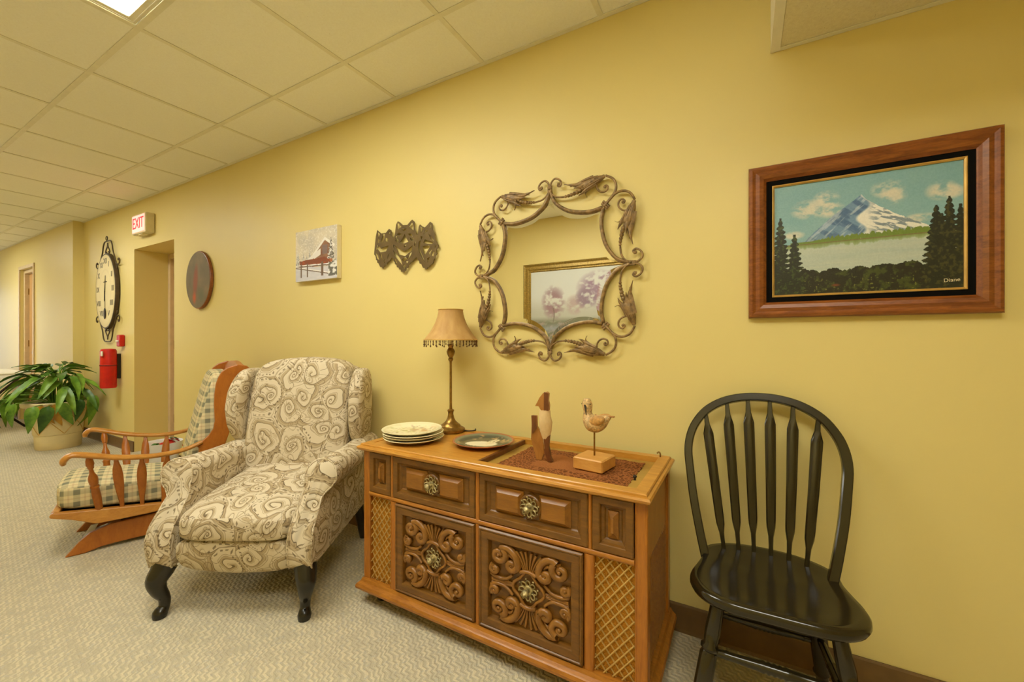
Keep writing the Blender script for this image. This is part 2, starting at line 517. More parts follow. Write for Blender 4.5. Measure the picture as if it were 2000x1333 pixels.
def blend(c, mask, col):
    return c*(1-mask[..., None]) + np.array(col, float)*mask[..., None]

def paint_mesh(name, w, h, nx, nz, fn):
    """flat rectangle in the xz plane facing -y with its picture in the colour layer 'paint'"""
    u, v = np.meshgrid(np.linspace(0, 1, nx+1), np.linspace(0, 1, nz+1))
    c = lin_np(fn(u, v))
    vs = np.stack([(u-.5)*w, np.zeros_like(u), (.5-v)*h], -1).reshape(-1, 3)
    idx = np.arange((nx+1)*(nz+1)).reshape(nz+1, nx+1)
    fs = np.stack([idx[:-1,:-1], idx[1:,:-1], idx[1:,1:], idx[:-1,1:]], -1).reshape(-1, 4)
    return paint_from(name, vs, fs, c.reshape(-1, 3))
def paint_from(name, vs, fs, c):
    me = bpy.data.meshes.new(name)
    me.from_pydata([tuple(p) for p in vs.tolist()], [], [tuple(f) for f in fs.tolist()])
    at = me.color_attributes.new('paint', 'FLOAT_COLOR', 'POINT')
    at.data.foreach_set('color', np.concatenate([c, np.ones((len(c), 1))], 1).astype(np.float32).ravel())
    return me

# ------------------------------------------------------------------ THE ROOM
AX0, AX1, AZ = -5.43, -4.55, 2.075        # doorway recess in the long wall
RET_X, LEFT_Y = -6.87, -0.095             # where the wall jogs forward
DX0, DX1, DZ = -9.08, -8.42, 2.15         # door in the jogged wall
struct('floor', MB().box(ROOM_X0-.2, ROOM_X1+.2, ROOM_Y0-.2, 0.6, -0.1, 0.0), 'carpet')
wb = MB()
wb.box(AX1, ROOM_X1, 0, 0.15, 0, CEIL+.1).box(RET_X, AX0, 0, 0.15, 0, CEIL+.1).box(AX0, AX1, 0, 0.15, AZ, CEIL+.1)
wb.box(AX0-.1, AX0, 0.15, 0.42, 0, AZ+.1).box(AX1, AX1+.1, 0.15, 0.42, 0, AZ+.1).box(AX0, AX1, 0.15, 0.42, AZ, AZ+.1)
struct('wall_back', wb, 'wall')
wl = MB()
wl.box(DX1, RET_X, LEFT_Y, 0.15, 0, CEIL+.1).box(ROOM_X0, DX0, LEFT_Y, 0.15, 0, CEIL+.1).box(DX0, DX1, LEFT_Y, 0.15, DZ, CEIL+.1)
struct('wall_left', wl, 'wall')
struct('wall_front', MB().box(ROOM_X0, ROOM_X1, ROOM_Y0-.12, ROOM_Y0, 0, CEIL+.1), 'wall')
struct('wall_right', MB().box(ROOM_X1, ROOM_X1+.12, ROOM_Y0, 0.15, 0, CEIL+.1), 'wall')
we = MB()
WY0, WY1, WZ0, WZ1 = -1.75, -0.35, 0.25, 2.25
we.box(ROOM_X0-.12, ROOM_X0, ROOM_Y0, WY0, 0, CEIL+.1).box(ROOM_X0-.12, ROOM_X0, WY1, 0.15, 0, CEIL+.1)
we.box(ROOM_X0-.12, ROOM_X0, WY0, WY1, 0, WZ0).box(ROOM_X0-.12, ROOM_X0, WY0, WY1, WZ1, CEIL+.1)
struct('wall_end', we, 'wall')
wf = MB()
xw = ROOM_X0 - .08
for y0, y1, z0, z1 in ((WY0, WY0+.05, WZ0, WZ1), (WY1-.05, WY1, WZ0, WZ1), (WY0+.05, WY1-.05, WZ0, WZ0+.05), (WY0+.05, WY1-.05, WZ1-.05, WZ1), ((WY0+WY1)/2-.02, (WY0+WY1)/2+.02, WZ0+.05, WZ1-.05)):
    wf.box(xw, xw+.06, y0, y1, z0, z1)
win = struct('window_1', wf, 'white')
obj('pane', MB().box(xw+.02, xw+.026, WY0+.05, (WY0+WY1)/2-.02, WZ0+.05, WZ1-.05), 'glass', win)
obj('pane', MB().box(xw+.02, xw+.026, (WY0+WY1)/2+.02, WY1-.05, WZ0+.05, WZ1-.05), 'glass', win)
por = bpy.data.lights.new('window_portal', 'AREA'); por.shape = 'RECTANGLE'; por.size = WZ1-WZ0; por.size_y = WY1-WY0
por.cycles.is_portal = True
po = bpy.data.objects.new('window_portal', por); COL.objects.link(po)
po.location = (ROOM_X0-.1, (WY0+WY1)/2, (WZ0+WZ1)/2); po.rotation_euler = (0, radians(-90), 0)

# doors
def door(name, x0, x1, z1, yf, ytrim, knob_x):
    t = MB()
    w = 0.05
    for a, b, c, d in ((x0, x0+w, 0, z1), (x1-w, x1, 0, z1), (x0+w, x1-w, z1-w, z1)):
        t.box(a, b, yf-.02, yf+.09, c, d, .004)
    if ytrim is not None:
        for a, b, c, d in ((x0-.045, x0, 0, z1+.045), (x1, x1+.045, 0, z1+.045), (x0, x1, z1, z1+.045)):
            t.box(a, b, ytrim-.014, ytrim-.0005, c, d, .003)
    fr = struct(name, t, 'trim')
    sl = obj('door_slab', MB().box(x0+w+.003, x1-w-.003, yf+.025, yf+.065, .008, z1-w-.003, .003), 'door', fr)
    k = MB().lathe([(.002, 0), (.028, 0), (.028, .006), (.012, .008), (.011, .03), (.024, .038), (.028, .052), (.02, .064), (.002, .066)], 16, M_=Matrix.Rotation(radians(90), 4, 'X'))
    k.v = [(p[0]+knob_x, p[1]+yf+.024, p[2]+.97) for p in k.v]
    obj('door_handle', k, 'brass', sl, smooth=True, angle=40)
    for hz in (.25, 1.05, 1.8):
        obj('hinge', MB().tube([(x0+w+.001, yf+.02, hz), (x0+w+.001, yf+.02, hz+.09)], .006, 8), 'brass', sl)
    return fr
door('door_1', AX0, AX1, AZ, 0.30, None, AX1-.14)
door('door_2', DX0, DX1, DZ, LEFT_Y+.05, LEFT_Y, DX1-.13)

# baseboards
BB = 0.107
def baseboard(name, x0, x1, y):
    b = MB()
    b.loft([[(x, y-.001, 0.001), (x, y-.016, 0.001), (x, y-.012, .012), (x, y-.009, BB-.006), (x, y-.006, BB), (x, y-.001, BB)] for x in (x0, x1)])
    struct(name, b, 'base')
baseboard('baseboard_back', AX1, ROOM_X1-.001, 0)
baseboard('baseboard_middle', RET_X+.013, AX0, 0)
baseboard('baseboard_left', DX1+.046, RET_X, LEFT_Y)
baseboard('baseboard_far', ROOM_X0, DX0-.046, LEFT_Y)
bb = MB().box(RET_X+.001, RET_X+.012, LEFT_Y+.001, -.0175, .001, BB); struct('baseboard_return', bb, 'base')

# ceiling: lay-in grid with separate tiles
xl = [GX0 - i*GRID for i in range(-6, 21)]
xl = sorted([x for x in xl if ROOM_X0 < x < ROOM_X1] + [ROOM_X0, ROOM_X1])
yl = [0.0, GY0] + [GY0 - GRID*k for k in range(1, 4)] + [ROOM_Y0]
cei = struct('ceiling', MB().box(ROOM_X0, ROOM_X1, ROOM_Y0, 0.15, CEIL+.06, CEIL+.12), 'grid')
FITTINGS = ((-9.68, 2), (-6.02, 2), (-2.366, 2), (-0.537, 3))   # cells taken by the light fittings, the last an added fill
def is_light(xa, ya):
    for k, row in FITTINGS:
        if k - .02 < xa < k + 1.2 - .3 and abs(ya - (GY0-row*GRID)) < .02: return True
    return False
SOF_X, SOF_Y, SOF_Z = 0.085, -0.97, 2.185
cache = {}
for i in range(len(xl)-1):
    for j in range(len(yl)-1):
        x0, x1 = xl[i], xl[i+1]; y1, y0 = yl[j], yl[j+1]
        if is_light(x0, y0) or (x0 > SOF_X-.05 and y0 > SOF_Y-.05): continue
        key = (round(x1-x0, 3), round(y1-y0, 3))
        if key not in cache:
            w, h = key
            cache[key] = mesh_of('ceiling_tile', MB().box(-w/2+.005, w/2-.005, -h/2+.005, h/2-.005, .003, .018, .002))
        o = obj('ceiling_tile', cache[key], 'tile', cei)
        o.location = ((x0+x1)/2, (y0+y1)/2, CEIL + random.uniform(0, .0012))
def tee(a, b, axis):
    m = MB()
    if axis == 'x': m.box(ROOM_X0, ROOM_X1, a-.012, a+.012, CEIL, CEIL+.0025).box(ROOM_X0, ROOM_X1, a-.002, a+.002, CEIL+.0025, CEIL+.04)
    else: m.box(a-.012, a+.012, ROOM_Y0, 0, CEIL+.0004, CEIL+.0027).box(a-.002, a+.002, ROOM_Y0, 0, CEIL+.0027, CEIL+.04)
    return m
for y in yl[1:-1]: obj('main_runner', tee(y, 0, 'x'), 'grid', cei)
for x in xl[1:-1]: obj('cross_tee', tee(x, 0, 'y'), 'grid', cei)
obj('wall_angle', MB().box(RET_X, ROOM_X1, -.022, -.0005, CEIL-.001, CEIL+.002).box(RET_X, ROOM_X1, -.003, -.0005, CEIL, CEIL+.022), 'grid', cei)
obj('wall_angle', MB().box(ROOM_X0, RET_X, LEFT_Y-.022, LEFT_Y-.0005, CEIL-.001, CEIL+.002), 'grid', cei)
# the dropped soffit over the right end
so = struct('ceiling_soffit', MB().box(SOF_X+.002, ROOM_X1, SOF_Y+.002, -.0005, SOF_Z+.02, CEIL+.05), 'grid')
obj('edge_angle', MB().box(SOF_X-.001, SOF_X+.001, SOF_Y, -.001, SOF_Z, SOF_Z+.36).box(SOF_X+.001, SOF_X+.028, SOF_Y, -.001, SOF_Z, SOF_Z+.002), 'white', so)
obj('wall_angle', MB().box(SOF_X+.028, ROOM_X1, -.02, -.001, SOF_Z-.0005, SOF_Z+.002), 'grid', so)
for k in range(4):
    a, b = SOF_X+.026+k*GRID, min(SOF_X+.026+(k+1)*GRID, ROOM_X1)
    obj('ceiling_tile', MB().box(a+.003, b-.003, -.6, -.012, SOF_Z+.003, SOF_Z+.016), 'tile_speckled', so)
    obj('ceiling_tile', MB().box(a+.003, b-.003, SOF_Y+.01, -.606, SOF_Z+.003, SOF_Z+.016), 'tile_speckled', so)

# recessed light fittings
def troffer(x0, label, row=2, panel='lamp_panel'):
    y0, y1 = GY0-row*GRID, GY0-(row-1)*GRID
    t = thing('ceiling_light', label, 'light', (x0+GRID, (y0+y1)/2, CEIL), 0, 'recessed ceiling lights')
    W, Hh = GRID-.013, GRID/2-.013
    fr = MB()
    for a, b, c, d in ((-W, W, Hh-.035, Hh), (-W, W, -Hh, -Hh+.035), (-W, -W+.035, -Hh+.035, Hh-.035), (W-.035, W, -Hh+.035, Hh-.035)):
        fr.box(a, b, c, d, .0035, .012, .002)
    obj('frame', fr, 'grid', t)
    gp = MB()
    for a, b, c, d in ((-W+.006, W-.006, Hh-.014, Hh-.011), (-W+.006, W-.006, -Hh+.011, -Hh+.014), (-W+.011, -W+.014, -Hh+.014, Hh-.014), (W-.014, W-.011, -Hh+.014, Hh-.014)):
        gp.box(a, b, c, d, .0012, .0036)
    obj('door_bead', gp, 'white', t)
    obj('diffuser', MB().box(-W+.034, W-.034, -Hh+.034, Hh-.034, .008, .014), panel, t)
    obj('housing', MB().box(-W, W, -Hh, Hh, .02, .05), 'white', t)
troffer(-2.366, 'lit white ceiling light panel nearest, above the rocking chair side')
troffer(-6.02, 'lit ceiling light panel at the left picture edge, second along the corridor')
troffer(-9.68, 'lit ceiling light panel farthest down the corridor')
troffer(-0.537, 'added fill light panel in the ceiling over the viewer, out of view', 3, 'lamp_panel_fill')  # added unseen panel, brightens the right end of the wall

# ------------------------------------------------------------------ STEREO CONSOLE
CX = -0.853
con = thing('stereo_console', 'carved wooden stereo console cabinet with brass rosette pulls and lattice speaker panels', 'cabinet', (CX, -0.26, 0))
BY = 0.26                                   # local offset so that y_local = y_world + BY
F = -0.495 + BY                             # body front plane
HB = 0.606
TOPZ = 0.70
core = MB()
core.box(-HB+.02, HB-.02, F+.03, 0.20, .095, .66)
obj('carcass', core, 'cab_in', con)
obj('side_panel', MB().box(HB-.03, HB-.012, F+.035, .19, .46, .668).box(HB-.03, HB-.012, .165, .20, .095, .46), 'cab_post', con, bevel=.002)
obj('side_panel', MB().box(-HB+.012, -HB+.03, F+.035, .19, .46, .668).box(-HB+.012, -HB+.03, .165, .20, .095, .46), 'cab_post', con, bevel=.002)
for s in (-1, 1):
    x = s*(HB-.019)
    prof = [(x-.019, F+.04), (x-.019, F+.004), (x-.016, F), (x-.012, F+.003), (x+.012, F+.003), (x+.016, F), (x+.019, F+.004), (x+.019, F+.04)]
    obj('corner_post', MB().prism(prof, .108, .669, 'xy'), 'cab_post', con, bevel=.002)
    obj('corner_post', MB().box(x-.015, x+.015, .17, .205, .108, .669), 'cab_post', con, bevel=.002)
# plinth
pl = MB()
def ringz(ix, z): return [(-HB-.022+ix, F-.028+ix, z), (HB+.022-ix, F-.028+ix, z), (HB+.022-ix, .212, z), (-HB-.022+ix, .212, z)]
pl.loft([ringz(.010, .062), ringz(.002, .066), ringz(0, .076), ringz(.004, .086), ringz(.008, .089), ringz(.016, .096), ringz(.022, .108)])
obj('plinth', pl, 'cab', con)
for sx in (-1, 1):
    for y in (F+.045, .16):
        x = sx*(HB-.07)
        w = MB().lathe([(.002, -.011), (.024, -.011), (.027, -.006), (.027, .006), (.024, .011), (.002, .011)], 16, M_=Matrix.Rotation(radians(90), 4, 'Y'))
        w.v = [(p[0]+x, p[1]+y, p[2]+.0272) for p in w.v]
        w.box(x-.018, x+.018, y-.018, y+.018, .05, .0625)
        obj('caster', w, 'dark', con)
# top: moulded frame, flush lid on the left, sunk well on the right
tp = MB()
def topring(i, z): return [(-HB-.014+i, F-.028+i, z), (HB+.014-i, F-.028+i, z), (HB+.014-i, .215-i, z), (-HB-.014+i, .215-i, z)]
rings = [topring(.022, .667), topring(.014, .669), topring(.003, .676), topring(0, .684), topring(.004, .690), topring(.012, .6915), topring(.013, .697), topring(.016, TOPZ), topring(.052, TOPZ), topring(.052, .668)]
v = [p for r in rings for p in r]; f = []
for i in range(len(rings)-1):
    for j in range(4): f.append((i*4+j, i*4+(j+1)%4, (i+1)*4+(j+1)%4, (i+1)*4+j))
tp.add(v, f)
obj('top_frame', tp, 'cab_top', con)
IX0, IX1, IY0, IY1 = -HB+.038, HB-.038, F+.024, .163
obj('fixed_lid', MB().box(IX0, -.022, IY0, IY1, .668, .6975, .001), 'cab_top', con)
obj('lid_edge', MB().box(-.022, -.010, IY0, IY1, .668, .6985, .002), 'walnut_dark', con)
obj('well_floor', MB().box(-.010, IX1, IY0, IY1, .667, .679), plain('olive_well_panel', rgb(168, 132, 56), .4), con)
obj('lid_slot', MB().box(IX0+.004, IX0+.052, IY1-.03, IY1-.022, .6975, .6982), 'cab_in', con)
kn = MB().lathe([(.002, 0), (.0045, 0), (.003, .004), (.006, .010), (.007, .014), (.002, .017)], 12)
kn.v = [(p[0]+IX1-.035, p[1]+IY0+.135, p[2]+.679) for p in kn.v]
obj('lid_knob', kn, 'dark', con, smooth=True)
lt = MB().tube(catmull([(IX1+.004, IY1+.012, TOPZ), (IX1+.004, IY1+.012, TOPZ+.012), (IX1-.002, IY1+.016, TOPZ+.017), (IX1-.008, IY1+.012, TOPZ+.012)], 5), .003, 6)
obj('lid_stay', lt, 'brass', con, smooth=True)
# rails and stiles between the fronts
rails = MB()
def half_round(mb, x0, x1, z0, z1, vert=False):
    n = 6
    if not vert:
        prof = [(F+.03, z0)] + [(F - .006*sin(pi*k/n), z0+(z1-z0)*(1-cos(pi*k/n))/2) for k in range(n+1)] + [(F+.03, z1)]
        mb.loft([[(x, p[0], p[1]) for p in prof] for x in (x0, x1)])
    else:
        prof = [(x0, F+.03)] + [(x0+(x1-x0)*(1-cos(pi*k/n))/2, F - .004*sin(pi*k/n)) for k in range(n+1)] + [(x1, F+.03)]
        mb.loft([[(p[0], p[1], z) for p in prof] for z in (z0, z1)])
r1 = MB(); half_round(r1, -HB+.038, HB-.038, .474, .492); obj('cross_rail', r1, 'cab', con, smooth=True, angle=50)
for a, b, z0, z1 in ((-.008, .008, .108, .668), (-.442, -.410, .108, .474), (.410, .442, .108, .474), (-.438, -.427, .492, .668), (.424, .435, .492, .668)):
    m = MB(); half_round(m, a, b, z0, z1, True); obj('stile', m, 'cab_post', con, smooth=True, angle=50)

def rosette(parent, x, y, z, r):
    """pierced metal backplate of looped petals with a round knob"""
    g = MB()
    for k in range(8):
        a = 2*pi*k/8
        c0 = Vector((cos(a), 0, sin(a)))
        t0 = Vector((-sin(a), 0, cos(a)))
        loop = []
        for q in range(11):
            b = 2*pi*q/10
            loop.append(c0*(r*.68 + r*.27*cos(b)) + t0*(r*.21*sin(b)) + Vector((0, -.004-.002*cos(b), 0)))
        g.tube(loop, r*.065, 5, cap=False)
        cpt = c0*r*1.0 + t0*r*.25
        g.ellipsoid((cpt.x, -.003, cpt.z), (r*.10, .003, r*.10), 6, 4)
    g.lathe([(.001, 0), (r*.46, 0), (r*.46, .003), (r*.36, .006), (r*.001, .006)], 16, M_=Matrix.Rotation(radians(90), 4, 'X'))
    g.v = [(p[0]+x, p[1]+y, p[2]+z) for p in g.v]
    ro = obj('rosette', g, 'pewter', parent, smooth=True, angle=50)
    k_ = MB().lathe([(.001, 0), (r*.2, 0), (r*.17, .012), (r*.34, .018), (r*.38, .023), (r*.28, .028), (r*.12, .030), (r*.1, .033), (.0005, .034)], 16, M_=Matrix.Rotation(radians(90), 4, 'X'))
    k_.v = [(p[0]+x, p[1]+y-.004, p[2]+z) for p in k_.v]
    obj('knob', k_, 'pewter', parent, smooth=True, angle=60)

def drawer(x0, x1, z0, z1, knob):
    d = MB()
    d.rect_profile(x0, x1, z0, z1, [(0, F+.03), (0, F-.002), (.003, F-.005), (.022, F-.005), (.025, F-.003), (.028, F+.006), (.036, F+.010), (.040, F+.014)], cap=True)
    o = obj('drawer_front', d, 'cab_dark', con)
    h = z1 - z0; ins = .042 if knob else .047
    p = MB()
    if knob:
        xm = (x0+x1)/2; zm = (z0+z1)/2; R = .042
        for sgn in (-1, 1):
            xa, xb = (x0+.062, xm-R*.72) if sgn < 0 else (xm+R*.72, x1-.062)
            p = MB().rect_profile(xa, xb, z0+ins, z1-ins, [(0, F+.015), (0, F+.010), (.003, F+.008), (.015, F-.005)])
            obj('raised_field', p, 'cab_field', o)
        b = MB().lathe([(.001, -.015), (R, -.015), (R, .001), (R-.003, .004), (R-.008, .004), (R-.011, .001), (.001, .001)], 28, M_=Matrix.Rotation(radians(90), 4, 'X'))
        b.v = [(q[0]+xm, q[1]+F+.001, q[2]+zm) for q in b.v]
        obj('round_boss', b, 'cab_dark', o, smooth=True, angle=40)
        rosette(o, xm, F-.001, zm, .034)
    else:
        p.rect_profile(x0+.048, x1-.048, z0+.044, z1-.044, [(0, F+.015), (0, F+.008), (.003, F+.006), (.021, F-.006)])
        obj('raised_field', p, 'cab_field', o)
drawer(-.427+.002, -.010, .494, .666, True)
drawer(.010, .427-.004, .494, .666, True)
drawer(-.566, -.440, .494, .666, False)
drawer(.437, .566, .494, .666, False)

def spiral(cx, cz, r0, a0, turns, sgn, n=22, shrink=.86):
    out = []
    for k in range(n+1):
        t = k/n
        r = r0*(1 - shrink*t)
        a = a0 + sgn*2*pi*turns*t
        out.append((cx + r*cos(a), cz + r*sin(a)))
    return out
def carve_door(x0, x1, z0, z1):
    d = MB()
    d.rect_profile(x0, x1, z0, z1, [(0, F+.02), (0, F-.006), (.004, F-.011), (.008, F-.011), (.011, F-.007), (.014, F-.009), (.036, F-.009), (.040, F-.006), (.045, F+.010)], cap=True)
    o = obj('door', d, 'cab_dark', con)
    a = (x1-x0)/2 - .045; b = (z1-z0)/2 - .045
    cx, cz = (x0+x1)/2, (z0+z1)/2
    g = MB()
    Yp = F + .008
    def sweep(path, rad, lift=.006, n=7):
        L = len(path)
        rr = rad if isinstance(rad, list) else [rad]*L
        g.tube([(p[0], Yp - lift*0.6, p[1]) for p in path], rr, n, sq=(1.0, 1.0))
    for sx in (-1, 1):
        for sz in (-1, 1):
            T = lambda p: (cx + sx*p[0]*a, cz + sz*p[1]*b)
            # long C scroll: corner volute -> over the shoulder -> small inner volute
            v1 = spiral(.76, .70, .21, radians(110), 1.35, 1)[::-1]
            mid = [(.52, .93), (.34, .80), (.26, .60), (.27, .46)]
            v2 = spiral(.42, .50, .13, radians(200), 1.2, 1)
            pts = [Vector((p[0], p[1], 0)) for p in v1 + mid + v2]
            path = [T((p.x, p.y)) for p in catmull(pts, 2)]
            L = len(path)
            rad = [.0045 + .0085*sin(pi*min(1, max(0, k/L)))**.7 for k in range(L)]
            sweep(path, rad, .012)
            pth2 = [T((p.x*.93+.03, p.y*.93+.03)) for p in catmull([Vector((q[0], q[1], 0)) for q in [(.80,.92),(.60,.80),(.46,.76),(.38,.66)]], 4)]
            sweep(pth2, [.003+.004*sin(pi*k/(len(pth2)-1)) for k in range(len(pth2))], .008)
            # side C scroll
            v3 = spiral(.88, .28, .12, radians(60), 1.2, -1)[::-1]
            mid = [(.96, .14), (.74, .08), (.54, .12), (.40, .26)]
            path = [T((p.x, p.y)) for p in catmull([Vector((q[0], q[1], 0)) for q in v3 + mid], 2)]
            L = len(path)
            sweep(path, [.004 + .006*sin(pi*min(1, .15+.8*k/L)) for k in range(L)], .010)
            for q, (vx, vz, rr) in enumerate(((.76, .70, .010), (.42, .50, .008), (.88, .28, .008))):
                p = T((vx, vz)); g.ellipsoid((p[0], Yp-.010, p[1]), (rr*.75, rr*.9, rr*.75), 8, 6)
            # fan of ridges, top and side
            for k in range(4):
                w = .05 + .075*k
                path = [T((w*(.45+.55*t)*(1+.6*t*t), .44+.52*t - .03*k*t)) for t in [i/6 for i in range(7)]]
                sweep(path, [.002 + .0038*(i/6) for i in range(7)], .007, 6)
            for k in range(2):
                path = [T((.42+.54*t, .02+.05*k*(.5+t))) for t in [i/5 for i in range(6)]]
                sweep(path, [.002 + .003*(i/5) for i in range(6)], .007, 6)
    # cartouche around the pull
    oc = []
    for k in range(33):
        t = 2*pi*k/32
        r = .36 + .05*cos(4*t)
        oc.append((cx + a*r*cos(t)*.95, cz + b*r*sin(t)*1.1))
    sweep(oc, .0055, .010)
    for sz in (-1, 1):
        path = [(cx + a*t*.2, cz + sz*b*(.46-.05*t*t)) for t in [-1, -.5, 0, .5, 1]]
        sweep(path, .007, .013)
    obj('carving', g, 'carve', o, smooth=True, angle=60)
    rosette(o, cx, F+.004, cz, .036)
carve_door(-.408, -.010, .112, .472)
carve_door(.010, .408, .112, .472)

def lattice(cloth, u0, u1, z0, z1, place, step, n_first=0):
    """diagonal bars clipped to the panel; place(u, w, z) -> local point, w is depth outwards"""
    def P3(u, w, z): return place(u, w, z)
    m = MB()
    m.add([P3(u0, 0, z0), P3(u1, 0, z0), P3(u1, 0, z1), P3(u0, 0, z1), P3(u0, -.006, z0), P3(u1, -.006, z0), P3(u1, -.006, z1), P3(u0, -.006, z1)],
          [(0,1,2,3),(4,5,6,7),(0,1,5,4),(1,2,6,5),(2,3,7,6),(3,0,4,7)])
    g = obj('speaker_grille', m, cloth, con); barm = 'lattice' if cloth == 'cloth_speaker' else 'cab_field'
    W, Hh = u1-u0, z1-z0
    slope = 1.25
    for sgn in (-1, 1):
        c = -W*slope + step*.3
        while c < Hh + W*slope:
            # line z = c + sgn*slope*u (u from 0..W), clipped
            pts = []
            for u in (0, W):
                z = c + (slope*u if sgn > 0 else slope*(W-u)) - (0 if sgn > 0 else 0)
                pts.append((u, z))
            (ua, za), (ub, zb) = pts
            def clip(ua, za, ub, zb):
                t0, t1 = 0.0, 1.0
                dz = zb - za
                for lo, hi in ((0, Hh),):
                    ta, tb = (lo-za)/dz, (hi-za)/dz
                    if ta > tb: ta, tb = tb, ta
                    t0, t1 = max(t0, ta), min(t1, tb)
                return None if t1 - t0 < .06 else (ua+(ub-ua)*t0, za+dz*t0, ua+(ub-ua)*t1, za+dz*t1)
            r = clip(ua, za, ub, zb)
            if r:
                wd = .010 if sgn > 0 else .006
                b = MB().tube([P3(u0+r[0], wd, z0+r[1]), P3(u0+r[2], wd, z0+r[3])], .0024, 6)
                obj('lattice_bar', b, barm, g)
            c += step
lattice('cloth_speaker', -.566, -.443, .110, .472, lambda u, w, z: (u, F+.018-w, z), .036)
lattice('cloth_speaker', .443, .566, .110, .472, lambda u, w, z: (u, F+.018-w, z), .036)
lattice('cab_dark', F+.05, .163, .110, .455, lambda u, w, z: (HB-.024+w, u, z), .036)  # side grille in darker browns, its shade put into the colour
obj('side_skirt', MB().prism([(F+.042, .465), (.163, .465), (.163, .435), (.05, .452), (-.1, .458), (F+.042, .44)], HB-.029, HB-.013, 'yz'), 'cab_post', con)

# ------------------------------------------------------------------ BLACK WINDSOR CHAIR
def turned(p0, p1, prof, n=12):
    """tube from p0 to p1 with (t, radius) profile"""
    p0, p1 = Vector(p0), Vector(p1)
    m = MB(); m.tube([p0.lerp(p1, t) for t, r in prof], [r for t, r in prof], n)
    return m
wc = thing('windsor_chair', 'black painted arrow-back wooden chair beside the console', 'chair', (0.068, -0.30, 0), radians(2))
half = [(0, -.200), (.06, -.200), (.11, -.197), (.155, -.182), (.192, -.150), (.212, -.105), (.212, -.06), (.200, -.01), (.188, .045), (.186, .09), (.178, .122), (.150, .152), (.11, .176), (.06, .190), (0, .195)]
out = [(p.x, p.y) for p in catmull([Vector((x, y, 0)) for x, y in half + [(-x, y) for x, y in half[-2:0:-1]]], 3, True)]
seat = MB()
def seat_ring(k, z): return [(x*k, y*k, z) for x, y in out]
seat.loft([seat_ring(.93, .412), seat_ring(.98, .416), seat_ring(1, .426), seat_ring(.995, .438), seat_ring(.97, .4455), seat_ring(.90, .4465), seat_ring(.75, .443), seat_ring(.5, .439), seat_ring(.2, .437)])
obj('seat', seat, 'black_wood', wc, smooth=True, angle=60)
LEGP = [(0, .016), (.12, .019), (.22, .021), (.30, .018), (.315, .024), (.33, .024), (.345, .018), (.37, .023), (.60, .024), (.78, .020), (.80, .024), (.82, .019), (1, .013)]
feet = {}
for sx in (-1, 1):
    for sy, top, bot in ((-1, (.135, -.135), (.205, -.195)), (1, (.125, .125), (.165, .205))):
        a = (sx*top[0], top[1], .42); b = (sx*bot[0], bot[1], 0.0)
        feet[(sx, sy)] = (Vector(a), Vector(b))
        obj('leg', turned(a, b, LEGP), 'black_wood', wc, smooth=True, angle=60)
def at_z(k, z):
    a, b = feet[k]; return a.lerp(b, (a.z - z)/(a.z - b.z))
STP = [(0, .008), (.12, .0105), (.14, .012), (.16, .0105), (.38, .014), (.41, .016), (.43, .0135), (.45, .016), (.47, .0135), (.49, .016), (.51, .0135), (.53, .016), (.55, .0135), (.57, .016), (.60, .014), (.84, .0105), (.86, .012), (.88, .0105), (1, .008)]
for a, b in ((at_z((-1, -1), .275), at_z((1, -1), .275)), (at_z((-1, 1), .19), at_z((1, 1), .19)), (at_z((-1, -1), .21), at_z((-1, 1), .21)), (at_z((1, -1), .21), at_z((1, 1), .21))):
    obj('stretcher', turned(a, b, STP), 'black_wood', wc, smooth=True, angle=60)
hp = [(.168, .43), (.186, .50), (.208, .60), (.222, .69), (.229, .75), (.224, .80), (.207, .845), (.172, .892), (.120, .926), (.06, .944), (0, .949)]
def hoop_y(z): return .068 + (z-.445)/.505*.185
hpts = [(x-.008, hoop_y(z), z) for x, z in hp] + [(-x-.008, hoop_y(z), z) for x, z in hp[-2::-1]]
hs = catmull(hpts, 4)
rings = []
for i, p in enumerate(hs):
    t = (hs[min(i+1, len(hs)-1)] - hs[max(i-1, 0)]).normalized()
    d = Vector((0, .94, -.34)); d = (d - t*d.dot(t)).normalized(); e = t.cross(d)
    w, h = .0120, .0135
    rings.append([tuple(p + d*(w*cx_) + e*(h*cz_)) for cx_, cz_ in ((-1, -.75), (-.75, -1), (.75, -1), (1, -.75), (1, .75), (.75, 1), (-.75, 1), (-1, .75))])
obj('hoop_back', MB().loft(rings), 'black_wood', wc, smooth=True, angle=30)
base_x = [-.122, -.078, -.033, .015, .063, .108]
top_x = [-.182, -.113, -.047, .020, .087, .155]
def hoop_z(x):
    x = abs(x + .008)
    return interp(x, sorted([(a, b) for a, b in [(.0, .949), (.06, .944), (.12, .926), (.172, .892), (.207, .845), (.224, .80)]]))
for bx, tx in zip(base_x, top_x):
    zt = hoop_z(tx) - .006
    yb = .150 - .25*(bx+.008)**2*8
    p0 = Vector((bx, yb, .440)); p1 = Vector((tx, hoop_y(zt), zt))
    prof = [(0, .0065), (.06, .0065), (.12, .0075), (.18, .0125), (.22, .0135), (.5, .0150), (.80, .0165), (.84, .0165), (.91, .0085), (1, .006)]
    rings = []
    ax = (p1-p0).normalized(); wx = Vector((1, 0, 0)); wx = (wx - ax*wx.dot(ax)).normalized(); dy = ax.cross(wx)
    for t, hw in prof:
        p = p0.lerp(p1, t) + dy*(-.018*sin(pi*t))
        th = .0055
        rings.append([tuple(p + wx*(hw*a) + dy*(th*b)) for a, b in ((-1, -.3), (-.7, -1), (.7, -1), (1, -.3), (1, .3), (.7, 1), (-.7, 1), (-1, .3))])
    obj('arrow_spindle', MB().loft(rings), 'black_wood', wc, smooth=True, angle=40)

